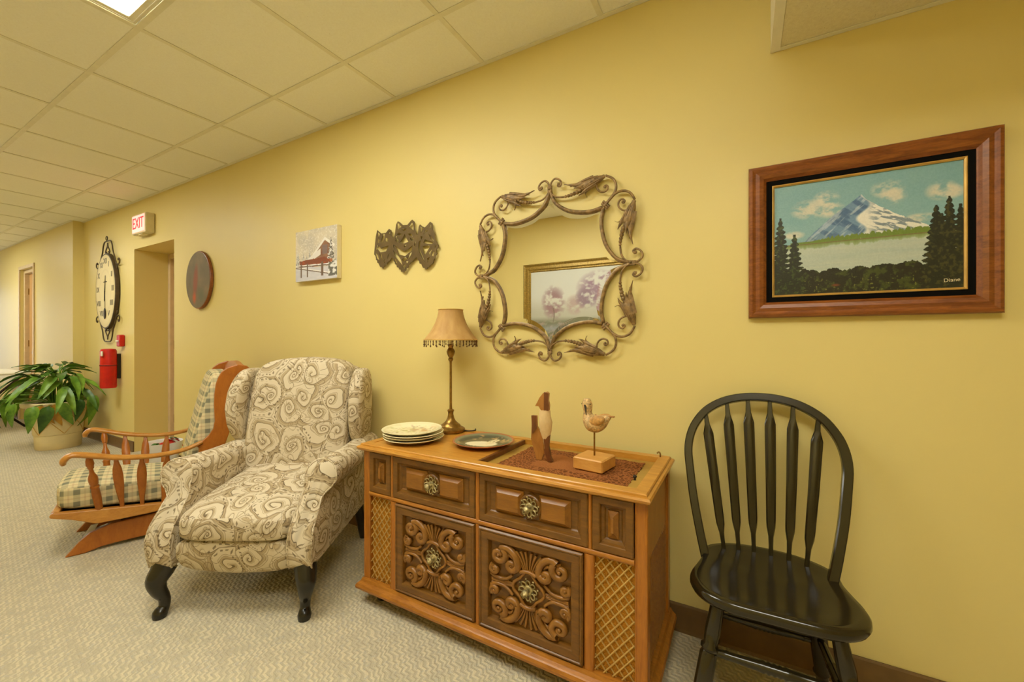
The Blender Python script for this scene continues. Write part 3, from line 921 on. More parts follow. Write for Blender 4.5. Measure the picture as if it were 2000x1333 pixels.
# ------------------------------------------------------------------ PAISLEY WING CHAIR
ac = thing('wing_armchair', 'beige and brown paisley wing armchair with black cabriole legs', 'armchair', (-1.853, -0.822, 0), radians(28.6))
OFF = -.02
def yf(z): return interp(z, [(.20, -.018), (.26, -.032), (.32, -.034), (.37, -.018), (.42, .025), (.48, .075), (.53, .092), (.58, .098), (.64, .125)])
def arm(s):
    sec = [(.245, .208), (.244, .30), (.246, .40), (.252, .49)]
    for k in range(13):
        a = radians(195 - 255*k/12)
        sec.append((.322 + .070*cos(a), .555 + .068*sin(a)))
    sec += [(.338, .47), (.343, .40), (.345, .30), (.338, .208)]
    sec2 = []
    for (a, b) in zip(sec, sec[1:]):
        n = max(1, int(sqrt((a[0]-b[0])**2 + (a[1]-b[1])**2)/.02))
        sec2 += [(a[0]+(b[0]-a[0])*k/n, a[1]+(b[1]-a[1])*k/n) for k in range(n)]
    sec2.append(sec[-1])
    m = MB(); rings = []
    def pt(x, z, t):
        y0 = yf(z); y1 = .66 - .02*(z-.2)
        zz = z
        if t > 0: zz = z + (.05*t*max(0, (.33 - z)/.13) if z < .33 else 0)
        if z > .5: zz = z - .012*sin(pi*t)*((z-.5)/.12)
        return (s*x + OFF*.3, y0 + (y1-y0)*t, zz)
    cx_ = sum(p[0] for p in sec2)/len(sec2); 
    def shrunk(k, dy):
        r = []
        for x, z in sec2:
            xc = interp(z, [(.2, .292), (.48, .296), (.55, .322), (.64, .322)])
            zz = .42 + (z-.42)*(1-(1-k)*.25)
            q = pt(xc + (x-xc)*k, zz, 0); r.append((q[0], q[1]+dy, q[2]))
        return r
    rings.append(shrunk(.35, -.012)); rings.append(shrunk(.75, -.010)); rings.append(shrunk(.94, -.004))
    for k in range(13):
        t = k/12
        rings.append([pt(x, z, t) for x, z in sec2])
    m.loft(rings)
    o = obj('arm', m, 'paisley', ac, smooth=True, uv=True, angle=70)
    w = MB().tube([Vector(pt(x*1.0, z, 0)) + Vector((0, -.002, 0)) for x, z in sec2], .0045, 6)
    obj('piping', w, 'paisley', o, smooth=True, uv=True)
arm(1); arm(-1)
def cush(name, c, r, e, mat='paisley', fn=None, parent=ac, nu=56, nv=28):
    return obj(name, MB().ellipsoid(c, r, nu, nv, e=e, fn=fn), mat, parent, smooth=True, uv=True)
def seat_fn(x, y, z):
    k = max(0, 1 - (x/.25)**2)
    front = max(0, (.10 - y)/.14)
    z2 = z + (.018*k + .06*max(0, min(1, (y-.0)/.5))*1.0 if z > .37 else 0)
    return (x, y - .012*k*(1 if y < .1 else 0), z2 - (.018*front if z > .37 else 0))
cush('seat_cushion', (OFF*.2, .245, .375), (.247, .285, .062), (.35, .28), fn=seat_fn)
def foot_fn(x, y, z):
    return (x, y + (.05*max(0, (.25-z)/.09)), z - (.022*(1-(x/.24)**2) if z < .24 else 0))
cush('footrest_panel', (OFF*.2, .03, .252), (.239, .06, .066), (.32, .22), fn=foot_fn)
obj('seat_base', MB().box(-.24, .24, .06, .62, .21, .33), 'paisley', ac, uv=True)
def back_fn(x, y, z):
    xx = (x-OFF)/.29
    t = max(0, (z-.60)/.4)
    z2 = z + .042*(1-min(1, xx*xx))*min(1, t)
    sh = (z2-.42)*.22
    bul = -.022*(1-min(1, xx*xx))*max(0, 1-((z-.70)/.33)**2) if y < .52 else 0
    return (x, y + sh + bul, z2)
cush('back_cushion', (OFF, .515, .705), (.275, .085, .305), (.30, .25), fn=back_fn)
cush('back_panel', (OFF, .60, .66), (.300, .045, .33), (.25, .2), fn=lambda x, y, z: (x, y + (z-.42)*.20, z + .03*(1-min(1, ((x-OFF)/.3)**2))*max(0, (z-.6)/.4)))
for s in (-1, 1):
    def wing_fn(x, y, z, s=s):
        t = max(0, min(1, (z-.58)/.42))
        narrow = .55 + .45*sin(pi*min(1, .12 + .80*t))
        yb = .63 + (z-.42)*.18
        return (x + s*.012*sin(pi*t), yb + (y-yb)*narrow, z)
    cx_ = OFF + s*.312
    cush('wing', (cx_, .575, .785), (.040, .135 if s < 0 else .105, .205), (.45, .5), fn=wing_fn, nu=40, nv=24)
# cabriole front legs and tapered rear legs
for s in (-1, 1):
    pth = [(s*.295, 0, .212), (s*.302, -.010, .19), (s*.312, -.026, .155), (s*.308, -.022, .115), (s*.298, -.006, .075), (s*.297, -.006, .04), (s*.302, -.020, .018), (s*.302, -.022, .0)]
    rad = [.044, .043, .038, .029, .021, .020, .027, .024]
    pp = catmull(pth, 4); rr = [interp(i/(len(pp)-1), [(k/7, r) for k, r in enumerate(rad)]) for i in range(len(pp))]
    obj('leg', MB().tube(pp, rr, 12), 'black_leg', ac, smooth=True, angle=60)
    pth = [(s*.27, .60, .30), (s*.275, .63, .18), (s*.28, .68, .0)]
    obj('leg', MB().tube(pth, [.032, .028, .02], 8), 'black_leg', ac, smooth=True, angle=60)
obj('under_frame', MB().box(-.25, .25, .12, .60, .17, .215), 'black_leg', ac)

# ------------------------------------------------------------------ PLATFORM ROCKER
rk = thing('rocking_chair', 'honey maple glider rocking chair with plaid cushions and spindled arms', 'rocking chair', (-3.321, -1.002, 0), radians(-20))
for s in (-1, 1):
    prof = [(0, .240), (.0, .256), (.012, .262), (.25, .232), (.46, .206), (.64, .186), (.66, .15), (.45, .166), (.28, .163), (.17, .165), (.13, .185), (.08, .210), (.02, .232)]
    obj('side_rail', MB().prism(prof, s*.228, s*.262, 'yz'), 'maple', rk, bevel=.006)
    base = [(.045, 0), (.07, .03), (.10, .068), (.14, .103), (.22, .132), (.42, .140), (.62, .128), (.74, .095), (.80, .055), (.84, .018), (.85, 0), (.77, .0), (.71, .016), (.60, .021), (.42, .023), (.26, .021), (.18, .016), (.12, 0)]
    obj('base_runner', MB().prism(base, s*.172, s*.205, 'yz'), 'maple_red', rk, bevel=.006)
    # arm: curved, flaring outwards to the front
    ap = [(s*.378, .064, .530), (s*.382, .066, .552), (s*.380, .092, .573), (s*.372, .15, .560), (s*.358, .24, .530), (s*.340, .34, .509), (s*.320, .44, .500), (s*.300, .54, .508), (s*.285, .62, .535)]
    pp = catmull(ap, 4)
    rings = []
    for i, p in enumerate(pp):
        t = (pp[min(i+1, len(pp)-1)] - pp[max(i-1, 0)]).normalized()
        sx = Vector((1, 0, 0)); sx = (sx - t*sx.dot(t)).normalized(); up = sx.cross(t)
        q = i/(len(pp)-1)
        w = interp(q, [(0, .018), (.12, .030), (.5, .026), (1, .016)]); h = interp(q, [(0, .010), (.12, .015), (.6, .014), (1, .012)])
        rings.append([tuple(p + sx*(w*cos(a)) + up*(h*sin(a))) for a in [2*pi*k/12 for k in range(12)]])
    obj('arm', MB().loft(rings), 'maple', rk, smooth=True, angle=70)
    bots = [(.18, .238), (.27, .228), (.352, .22), (.443, .21)]
    tops = [(.368, .150, .552), (.352, .25, .520), (.336, .352, .500), (.314, .462, .495)]
    for k, ((by, bz), tp_) in enumerate(zip(bots, tops)):
        p0 = Vector((s*.246, by, bz)); p1 = Vector((s*tp_[0], tp_[1], tp_[2]))
        if k == 0:
            pr = [(0, .015), (.26, .018), (.42, .0165), (.43, .019), (.45, .019), (.47, .013), (.50, .018), (.52, .018), (.56, .020), (.62, .019), (.70, .010), (.78, .008), (.79, .013), (.82, .013), (.86, .017), (.93, .015), (1, .009)]
            obj('turned_post', turned(p0, p1, pr), 'maple_red', rk, smooth=True, angle=50)
        else:
            ax = (p1-p0).normalized(); wy = Vector((0, 1, 0)); wy = (wy - ax*wy.dot(ax)).normalized(); dx = ax.cross(wy)
            rings = []
            for t, hw in [(0, .009), (.15, .011), (.45, .019), (.65, .021), (.80, .018), (.93, .010), (1, .009)]:
                p = p0.lerp(p1, t)
                rings.append([tuple(p + wy*(hw*a) + dx*(.007*b)) for a, b in ((-1, -.4), (-.7, -1), (.7, -1), (1, -.4), (1, .4), (.7, 1), (-.7, 1), (-1, .4))])
            obj('arrow_spindle', MB().loft(rings), 'maple_red', rk, smooth=True, angle=40)
    side = [(.60, .19), (.585, .26), (.60, .40), (.605, .50), (.585, .525), (.620, .540), (.652, .568), (.675, .605), (.683, .65), (.681, .70), (.679, .757), (.681, .82), (.688, .88), (.700, .92), (.716, .952), (.746, .978), (.80, .996), (.85, .985), (.868, .965), (.855, .92), (.838, .85), (.815, .76), (.792, .68), (.75, .55), (.715, .44), (.69, .32), (.665, .19)]
    obj('wing_panel', MB().prism([(y, z) for y, z in side], s*.262, s*.288, 'yz'), 'maple_red', rk, bevel=.005)
obj('front_rail', MB().box(-.228, .228, .002, .034, .236, .262), 'maple', rk, bevel=.004)
obj('cross_bar', MB().box(-.175, .175, .20, .26, .07, .10).box(-.175, .175, .60, .66, .06, .09), 'maple_red', rk)
obj('glider_mechanism', MB().box(-.165, .165, .26, .30, .10, .150).box(-.165, .165, .50, .54, .10, .150), 'dark', rk)
cr = MB()
crest = []
for k in range(13):
    x = -.262 + .524*k/12
    zt = .985 + .022*cos(pi*x/.6)
    crest.append([(x, .775, .90), (x, .790, zt-.02), (x, .805, zt), (x, .835, zt), (x, .845, zt-.02), (x, .83, .90)])
cr.loft(crest); obj('crest_rail', cr, 'maple_red', rk, smooth=True, angle=40)
obj('back_board', MB().prism([(.655, .24), (.80, .92), (.82, .92), (.675, .24)], -.262, .262, 'yz'), 'maple_red', rk)
obj('seat_deck', MB().prism([(.03, .246), (.64, .180), (.64, .165), (.03, .232)], -.2275, .2275, 'yz'), 'dark', rk)
def rseat(x, y, z): return (x, y, z - (y-.3)*.11 + .02*(1-min(1, (x/.23)**2))*(1 if z > .32 else 0))
cush('seat_cushion', (0, .315, .286), (.225, .305, .068), (.35, .25), 'plaid', rseat, rk)
def rback(x, y, z): return (x, y + (z-.36)*.235 - .015*(1-min(1, (x/.24)**2)), z)
cush('back_cushion', (0, .595, .645), (.235, .060, .305), (.35, .25), 'plaid', rback, rk)
obj('paper_tag', MB().add([(.10, .10, .055), (.10, .135, .055), (.10, .165, .115), (.10, .135, .115), (.103, .10, .055), (.103, .135, .055), (.103, .165, .115), (.103, .135, .115)], [(0,1,2,3),(4,5,6,7),(0,1,5,4),(1,2,6,5),(2,3,7,6),(3,0,4,7)]), 'paper', rk)

# ------------------------------------------------------------------ IRON SCROLL MIRROR
mr = thing('scroll_mirror', 'ornate bronze iron scrollwork wall mirror with tulip ornaments', 'mirror', (-0.7755, 0, 1.472))
bar1 = [(0.0, .372), (.010, .340), (.03, .302), (.081, .265), (.132, .248), (.192, .241), (.246, .250)]
arc = [(p.x, p.y) for p in catmull([Vector((a, b, 0)) for a, b in bar1], 4)]
SYM = []
for sw in (False, True):
    for sx in (1, -1):
        for sz in (1, -1): SYM.append((sw, sx, sz))
def symp(p, S):
    x, z = (p[1], p[0]) if S[0] else p
    return (x*S[1]*1.0, z*S[2]*1.0)
def outline(k=1.0):
    seqs = []
    order = [((False, 1, 1), 0), ((True, 1, 1), 1), ((True, 1, -1), 0), ((False, 1, -1), 1), ((False, -1, -1), 0), ((True, -1, -1), 1), ((True, -1, 1), 0), ((False, -1, 1), 1)]
    pts = []
    for S, rev in order:
        a = [symp(p, S) for p in arc]
        if rev: a = a[::-1]
        pts += a[:-1]
    return pts
ol = outline()
inn = [tuple(Vector(p)*(1 - .030/Vector(p).length)) for p in ol]
gm = MB(); n = len(ol)
gm.add([(p[0], -.014, p[1]) for p in ol] + [(p[0], -.0152, p[1]) for p in inn],
       [(i, (i+1) % n, n+(i+1) % n, n+i) for i in range(n)])
me_b = mesh_of('mirror_bevel', gm)
obj('bevelled_edge', me_b, 'mirror', mr)
cv = MB(); cv.add([(p[0], -.0152, p[1]) for p in inn] + [(0, -.0152, 0)], [(i, (i+1) % n, n) for i in range(n)])
obj('mirror_glass', cv, 'mirror', mr)
bk = MB(); bk.add([(p[0], -.012, p[1]) for p in ol] + [(0, -.012, 0)], [(i, (i+1) % n, n) for i in range(n)])
obj('backing', bk, 'dark', mr)
def s2(p, S, y): a = symp(p, S); return (a[0], y, a[1])
for S in SYM:
    fb = MB().tube([s2(p, S, -.019) for p in arc], .0085, 8, sq=(1.0, 1.0)); obj('frame_bar', fb, 'bronze', mr, smooth=True)
    st = [(.250, .252), (.285, .285), (.303, .311), (.305, .339), (.292, .365), (.262, .384)]
    sp_ = catmull([Vector(s2(p, S, -.022)) for p in st], 5)
    obj('scroll_stem', MB().tube(sp_, [.0062 - .0014*i/len(sp_) for i in range(len(sp_))], 7), 'bronze', mr, smooth=True)
    # tulip bud
    fl = MB()
    base_p, mouth = Vector((.258, .382)), Vector((.165, .352))
    ax = (mouth-base_p); L = ax.length; ax.normalize(); nr = Vector((-ax.y, ax.x))
    if nr.y < 0: nr = -nr
    def fp(a, b, c=0.0):
        q = base_p + ax*(a*L) + nr*b
        w = symp((q.x, q.y), S); return (w[0], -.024 - c, w[1])
    rings = []
    for a, r in [(0, .007), (.04, .009), (.10, .009), (.14, .011), (.3, .0165), (.5, .020), (.7, .0225), (.9, .0235), (1.0, .019)]:
        rings.append([fp(a, r*cos(t), r*.75*sin(t)) for t in [2*pi*k/12 for k in range(12)]])
    fl.loft(rings)
    # petals: two long recurved ones and a centre one
    def petal(path, w0, c0):
        R = []
        P_ = catmull([Vector((p[0], p[1], 0)) for p in path], 4)
        for i, p in enumerate(P_):
            q = i/(len(P_)-1); w = w0*(.35 + 1.2*q*(1-q) + .65*(1-q))*(1-q*.75)
            a_, b_ = p.x, p.y
            R.append([fp(a_, b_ + w, c0+.002), fp(a_, b_ + w*.3, c0+.007), fp(a_, b_ - w*.3, c0+.007), fp(a_, b_ - w, c0+.002), fp(a_, b_, c0-.003)])
        fl.loft(R)
    petal([(.45, .010), (.9, .016), (1.25, .020), (1.55, .036), (1.80, .052)], .017, .004)
    petal([(.45, -.008), (.75, -.014), (.95, -.024), (1.02, -.038), (1.0, -.052)], .015, .004)
    petal([(.45, .002), (.9, .004), (1.2, .006), (1.42, .012)], .016, .009)
    petal([(.5, .012), (1.0, .021), (1.32, .027), (1.58, .030)], .013, .0)
    petal([(.5, -.009), (.9, -.018), (1.15, -.026), (1.32, -.028)], .013, .006)
    for k in range(5):
        b0 = -.018 + .009*k
        fl.tube([fp(.25, b0*.6, .013), fp(.6, b0, .0165), (fp(1.02, b0*1.25, .013))], .0016, 4)
    obj('tulip', fl, 'bronze', mr, smooth=True, angle=45)
    bd = MB()
    bl = [(.160, .345), (.147, .338), (.134, .333), (.120, .330), (.106, .327), (.093, .325), (.080, .324)]
    br = [.0105, .0112, .0104, .0096, .0088, .0080, .0070]
    for p, r in zip(bl, br):
        q = s2(p, S, -.026); bd.ellipsoid(q, (r*.95, r*.95, r*.95), 8, 6)
    bd.tube(catmull([Vector(s2(p, S, -.024)) for p in [(.085, .324), (.06, .325), (.035, .330), (.014, .345), (.004, .362)]], 4), .0042, 6)
    obj('bead_stem', bd, 'bronze', mr, smooth=True)
    cu_ = [(.224, .368), (.222, .342), (.234, .322), (.252, .315), (.267, .321), (.271, .333), (.264, .342), (.255, .339), (.257, .332)]
    obj('curl', MB().tube(catmull([Vector(s2(p, S, -.022)) for p in cu_], 4), .0042, 6).ellipsoid(s2((.259, .334), S, -.023), (.006, .005, .006), 8, 6), 'bronze', mr, smooth=True)
    fn_ = [(.002, .372), (.006, .398), (.024, .415), (.046, .408), (.057, .390), (.050, .377), (.040, .382), (.042, .391)]
    obj('finial_curl', MB().tube(catmull([Vector(s2(p, S, -.022)) for p in fn_], 4), .0048, 6).ellipsoid(s2((.045, .386), S, -.023), (.006, .005, .006), 8, 6), 'bronze', mr, smooth=True)
for k in range(4):
    a = k*pi/2
    m = Matrix.Rotation(a, 4, 'Y')
    b = MB()
    for q in (.366, .374, .382): b.tube([(-.010, -.021, q), (.010, -.021, q)], .0055, 8)
    obj('collar', b.xf(m), 'bronze', mr, smooth=True, angle=50)
    b = MB().tube([(.244, -.020, .268), (.268, -.020, .244)], .006, 8).tube([(.250, -.020, .276), (.276, -.020, .250)], .006, 8)
    obj('collar', b.xf(m), 'bronze', mr, smooth=True, angle=50)

# ------------------------------------------------------------------ PICTURES
def mountain(u, v):
    c = np.zeros(u.shape + (3,)) + np.array([128, 168, 170.])
    sky = sm(v, 0, .5)
    c = blend(c, sky*.6, (150, 186, 186)); c = blend(c, fbm(u*6, v*9, 3)*.35, (104, 150, 164))
    for cx_, cz_, rx, rz in ((.20, .24, .10, .09), (.31, .17, .08, .08), (.33, .27, .09, .07), (.64, .15, .09, .08), (.67, .22, .07, .07), (.90, .22, .08, .08), (.95, .24, .06, .06), (.12, .46, .07, .04), (.80, .42, .09, .04)):
        d = ((u-cx_)/rx)**2 + ((v-cz_)/rz)**2
        c = blend(c, np.clip((1.15-d)*1.1, 0, 1)*sm(fbm(u*22, v*26, 5), .25, .6)*.9, (214, 206, 184))
    # mountain
    pk = .505
    lft = .17 + (pk-u)*1.12 - .02*np.sin((pk-u)*9); rgt = .17 + np.clip(u-pk, 0, 1)**.78*.74
    ridge = np.where(u < pk, lft, rgt) + .012*(fbm(u*40, v*0, 7)-.5)
    mt_ = (v > ridge) & (v < .56)
    shade = sm(fbm((u-v*.9)*26, (v+u)*7, 9), .35, .65)
    body = np.zeros_like(c) + np.array([74, 104, 140.])
    body = blend(body, shade*.8, (118, 150, 178))
    split = pk + .02 + (v-.19)*-.10 + .03*np.sin(v*30)
    lit = sm(u - split, -.012, .012)
    body = blend(body, lit, (230, 226, 214)); body = blend(body, (1-lit)*sm(fbm((u+v*.75)*40, (v-u)*6, 10), .55, .7)*.55, (206, 212, 216))
    streak = sm(fbm((u+v*.5)*16, (v-u*.55)*48, 11), .50, .60)*lit*sm(u, pk+.01, pk+.1)
    body = blend(body, streak*.75, (92, 110, 124))
    body = blend(body, sm(v, .44, .56)*.35, (150, 172, 160))
    c = np.where(mt_[..., None], body, c)
    # far shore
    sh = .545 - .01*u
    grass = fbm(u*90, v*4, 13)*.055
    m = (v > sh - .015 - grass*sm(u, .2, .4)) & (v < sh + .0) & (u > .10)
    c = np.where(m[..., None], np.array([110, 132, 50.]), c)
    wat = v > sh
    w = np.zeros_like(c) + np.array([190, 196, 178.])
    w = blend(w, fbm(u*5, v*60, 15)*.5, (152, 172, 168))
    refl = np.clip(1 - (v-sh)/(.02+.05*fbm(u*60, v*2, 17)), 0, 1)
    w = blend(w, np.sqrt(refl)*.9, (104, 126, 44))
    w = blend(w, np.clip(1-np.abs(v-sh-.008)/.008, 0, 1)*.8, (120, 96, 60))
    c = np.where(wat[..., None], w, c)
    # foreground bushes
    top = .825 - .05*fbm(u*14, u*0, 19) - .05*np.abs(np.sin(u*23))*.6 + .03*fbm(u*80, v*30, 20) - .02*u
    fg = v > top
    b = np.zeros_like(c) + np.array([34, 32, 14.])
    b = blend(b, sm(fbm(u*34, v*24, 21), .5, .75)*.8, (74, 84, 26))
    b = blend(b, sm(fbm(u*90, v*60, 22), .66, .78)*sm(v, .8, .9)*.8, (128, 132, 56))
    b = blend(b, np.clip(1-(((u-.365)/.03)**2+((v-.93)/.015)**2), 0, 1), (118, 56, 26))
    c = np.where(fg[..., None], b, c)
    # spruces
    for cx_, t, bw in ((.04, .29, .088), (.125, .45, .078), (.875, .33, .09), (.935, .27, .085), (.985, .34, .07), (.90, .40, .11)):
        h = (v-t)/(1.0-t)
        saw = .55 + .45*np.abs(np.sin(v*70 + u*9)) + .5*(fbm(u*60, v*60, 23)-.5)
        tr = (h > 0) & (np.abs(u-cx_) < (bw*np.clip(h, 0, .75)**.8 + .006)*saw)
        g = np.zeros_like(c) + np.array([30, 34, 16.])
        g = blend(g, sm(fbm(u*70, v*50, 29), .5, .72)*.75, (72, 86, 34) if cx_ < .5 else (78, 70, 30))
        c = np.where(tr[..., None], g, c)
    return c + (fbm(u*150, v*90, 31)-.5)[..., None]*14

pic = thing('mountain_painting', 'framed oil painting of a snowy mountain above a lake', 'painting', (0.3345, 0, 1.503))
PW, PH = .319, .2715
fr = MB().rect_profile(-PW, PW, -PH, PH, [(0, -.001), (0, -.022), (.004, -.030), (.012, -.032), (.018, -.028), (.022, -.026), (.034, -.030), (.046, -.026), (.052, -.019), (.055, -.016), (.055, -.010)], cap=False)
obj('wood_frame', fr, 'frame_wood', pic)
obj('velvet_liner', MB().rect_profile(-PW+.054, PW-.054, -PH+.054, PH-.054, [(0, -.004), (0, -.012), (.001, -.013), (.020, -.013), (.020, -.006)], cap=False), 'black_mat', pic)
obj('gold_fillet', MB().rect_profile(-PW+.073, PW-.073, -PH+.073, PH-.073, [(0, -.004), (0, -.016), (.003, -.017), (.007, -.013), (.007, -.004)], cap=False), 'gold', pic)
cvs = obj('canvas', paint_mesh('canvas', 2*(PW-.079), 2*(PH-.079), 380, 300, mountain), 'oil', pic)
cvs.location = (0, -.009, 0)
sg = obj('signature', text_mesh('Diane', .0155, .0003), 'cream', pic); sg.location = (PW-.079-.026, -.0097, -PH+.079+.024)
sg.rotation_euler = (0, radians(-3), 0)

def winter(u, v):
    c = np.zeros(u.shape + (3,)) + np.array([214, 202, 178.])
    c = blend(c, sm(fbm(u*5, v*5, 41), .3, .8)*.7, (184, 176, 164)); c = blend(c, sm(fbm(u*7, v*4, 42), .5, .7)*.6, (226, 212, 182)); c = blend(c, sm(fbm(u*60, v*60, 40), .58, .7)*.6, (240, 234, 222))
    for cx_, t, bw, k in ((.06, .40, .08, 0), (.20, .46, .07, 1), (.36, .40, .07, 2), (.28, .50, .06, 3)):
        h = (v-t)/.35
        tr = (h > 0) & (h < 1) & (np.abs(u-cx_) < bw*np.clip(h, 0, 1)*(.6+.4*np.abs(np.sin(v*60))))
        c = np.where(tr[..., None], blend(np.zeros_like(c) + np.array([150, 146, 140.]), sm(fbm(u*60, v*60, 44+k), .45, .6), (206, 202, 196)), c)
    # gabled house
    roofl = (.22 + (.72-u)*1.05); roofr = .22 + (u-.72)*.75
    house = (u > .42) & (u < .90) & (v > np.maximum(roofl, roofr)) & (v < .74)
    hc = np.zeros_like(c) + np.array([146, 106, 78.])
    hc = blend(hc, sm(fbm(u*8, v*40, 48), .4, .7)*.5, (110, 62, 40)); hc = blend(hc, sm(v, .55, .70)*.6, (196, 98, 44))
    hc = blend(hc, ((u > .66) & (u < .78) & (v > .34) & (v < .52)).astype(float)*.8, (126, 110, 108))
    c = np.where(house[..., None], hc, c)
    gable = (np.abs(v - np.maximum(roofl, roofr)) < .03) & (u > .38) & (u < .94) & (v < .64)
    c = np.where(gable[..., None], np.array([232, 226, 216.]), c)
    roof = (u < .62) & (u > .30) & (v > .40 + (.62-u)*.55) & (v < .52 + (.62-u)*.45)
    c = np.where(roof[..., None], np.array([224, 218, 210.]), c)
    # red-brown horses behind the fence
    hs_ = (v > .56 + .05*fbm(u*9, u*0, 50)) & (v < .74) & (u > .10) & (u < .84)
    c = np.where(hs_[..., None], blend(np.zeros_like(c) + np.array([132, 72, 44.]), sm(fbm(u*10, v*14, 51), .5, .7), (176, 84, 40)), c)
    snow = v > .74 - .02*np.sin(u*7)
    c = np.where(snow[..., None], blend(np.zeros_like(c) + np.array([216, 212, 214.]), fbm(u*9, v*20, 52)*.5, (170, 170, 184)), c)
    for a, b, w in ((.715, .10, .020), (.80, .22, .018)):
        rail = np.abs(v - (a + b*(u-.35)*(.4 if b < .2 else 1))) < w*.6
        c = np.where(rail[..., None], np.array([118, 100, 86.]), c)
        sn = np.abs(v - (a - w + b*(u-.35)*(.4 if b < .2 else 1))) < w*.5
        c = np.where(sn[..., None], np.array([234, 230, 226.]), c)
    for px, w in ((.14, .014), (.30, .014), (.66, .028)):
        post = (np.abs(u-px) < w) & (v > .66) & (v < .93)
        c = np.where(post[..., None], np.array([112, 90, 74.]), c)
    tr = (np.abs(u-.86) < .10*np.clip((v-.20)/.45, 0, 1)*(.5+.5*np.abs(np.sin(v*50)))) & (v < .62)
    c = np.where(tr[..., None], blend(np.zeros_like(c) + np.array([104, 96, 84.]), sm(fbm(u*50, v*50, 55), .45, .6), (222, 218, 212)), c)
    bush = (u > .80) & (v > .62 + .1*fbm(u*12, u*0, 57)) & (v < .95)
    c = np.where(bush[..., None], blend(np.zeros_like(c) + np.array([108, 104, 94.]), sm(fbm(u*16, v*26, 58), .42, .56), (226, 224, 220)), c)
    return c
bc = thing('winter_canvas', 'small unframed canvas print of a snowy barn and horses behind a fence', 'picture', (-2.455, 0, 1.715))
obj('stretcher', MB().box(-.215, .215, -.033, -.001, -.170, .170, .002), 'cream', bc)
pw = obj('picture_face', paint_mesh('picture_face', .428, .338, 170, 136, winter), 'print', bc); pw.location = (0, -.0336, 0)

def autumn(u, v):
    c = np.zeros(u.shape + (3,)) + np.array([204, 204, 194.])
    c = blend(c, sm(v, .30, .55), (182, 180, 164))
    for cx_, cz_, rx, rz, col in ((.75, .40, .12, .2, (150, 120, 124)), (.30, .26, .2, .2, (148, 122, 138)), (.12, .34, .18, .28, (160, 126, 130)), (.52, .44, .1, .12, (176, 156, 150)), (.42, .36, .1, .12, (140, 120, 132))):
        d = ((u-cx_)/rx)**2 + ((v-cz_)/rz)**2
        c = blend(c, np.clip(1.3-d, 0, 1)*sm(fbm(u*22, v*22, 61), .32, .58)*.95, col)
    for tx in (.75, .30, .14):
        c = blend(c, np.clip(1-np.abs(u-tx-.01*np.sin(v*20))/.008, 0, 1)*sm(v, .4, .5)*(v < .66), (112, 98, 90))
    c = blend(c, sm(v, .56, .66)*sm(fbm(u*12, v*22, 62), .2, .5), (124, 124, 100))
    c = blend(c, sm(fbm(u*26, v*30, 64), .52, .66)*sm(v, .58, .66), (164, 146, 134))
    c = blend(c, np.clip(1-np.abs(v-.74-.03*np.sin(u*7))/.07, 0, 1)*.8, (150, 156, 160))
    c = blend(c, sm(v, .84, .92)*sm(fbm(u*14, v*18, 63), .3, .55), (98, 96, 76))
    return c
ap_ = thing('landscape_painting', 'gold framed pale autumn landscape picture seen in the mirror', 'painting', (-1.60, ROOM_Y0, 1.48), pi)
obj('gilt_frame', MB().rect_profile(-.67, .67, -.55, .55, [(0, -.001), (0, -.03), (.012, -.042), (.03, -.030), (.06, -.034), (.075, -.022), (.085, -.024), (.095, -.012)], cap=False), plain('antique_gilt', rgb(150, 122, 52), .4, .5, .4, .15, 60), ap_)
pa = obj('picture_face', paint_mesh('picture_face', 1.17, .93, 150, 120, autumn), 'print', ap_); pa.location = (0, -.012, 0)

# three wolves cut from sheet metal
WO = [(-0.21, 0.105), (-0.177, 0.081), (-0.138, 0.08), (-0.113, 0.1), (-0.095, 0.09), (-0.09, 0.054), (-0.074, 0.044), (-0.064, 0.071), (-0.057, 0.116), (-0.043, 0.134), (-0.03, 0.129), (-0.003, 0.106), (0.031, 0.103), (0.051, 0.118), (0.067, 0.128), (0.083, 0.115), (0.09, 0.066), (0.1, 0.04), (0.109, 0.039), (0.116, 0.08), (0.125, 0.093), (0.141, 0.081), (0.16, 0.071), (0.179, 0.083), (0.198, 0.098), (0.213, 0.087), (0.22, 0.044), (0.233, 0.024), (0.234, 0.0), (0.245, -0.02), (0.257, -0.037), (0.253, -0.05), (0.242, -0.058), (0.246, -0.082), (0.234, -0.106), (0.21, -0.136), (0.166, -0.162), (0.141, -0.14), (0.109, -0.103), (0.1, -0.086), (0.09, -0.093), (0.051, -0.121), (0.004, -0.168), (-0.03, -0.144), (-0.064, -0.111), (-0.085, -0.07), (-0.113, -0.089), (-0.148, -0.115), (-0.163, -0.129), (-0.192, -0.106), (-0.21, -0.088), (-0.221, -0.06), (-0.236, -0.037), (-0.228, 0.029), (-0.221, 0.07)]
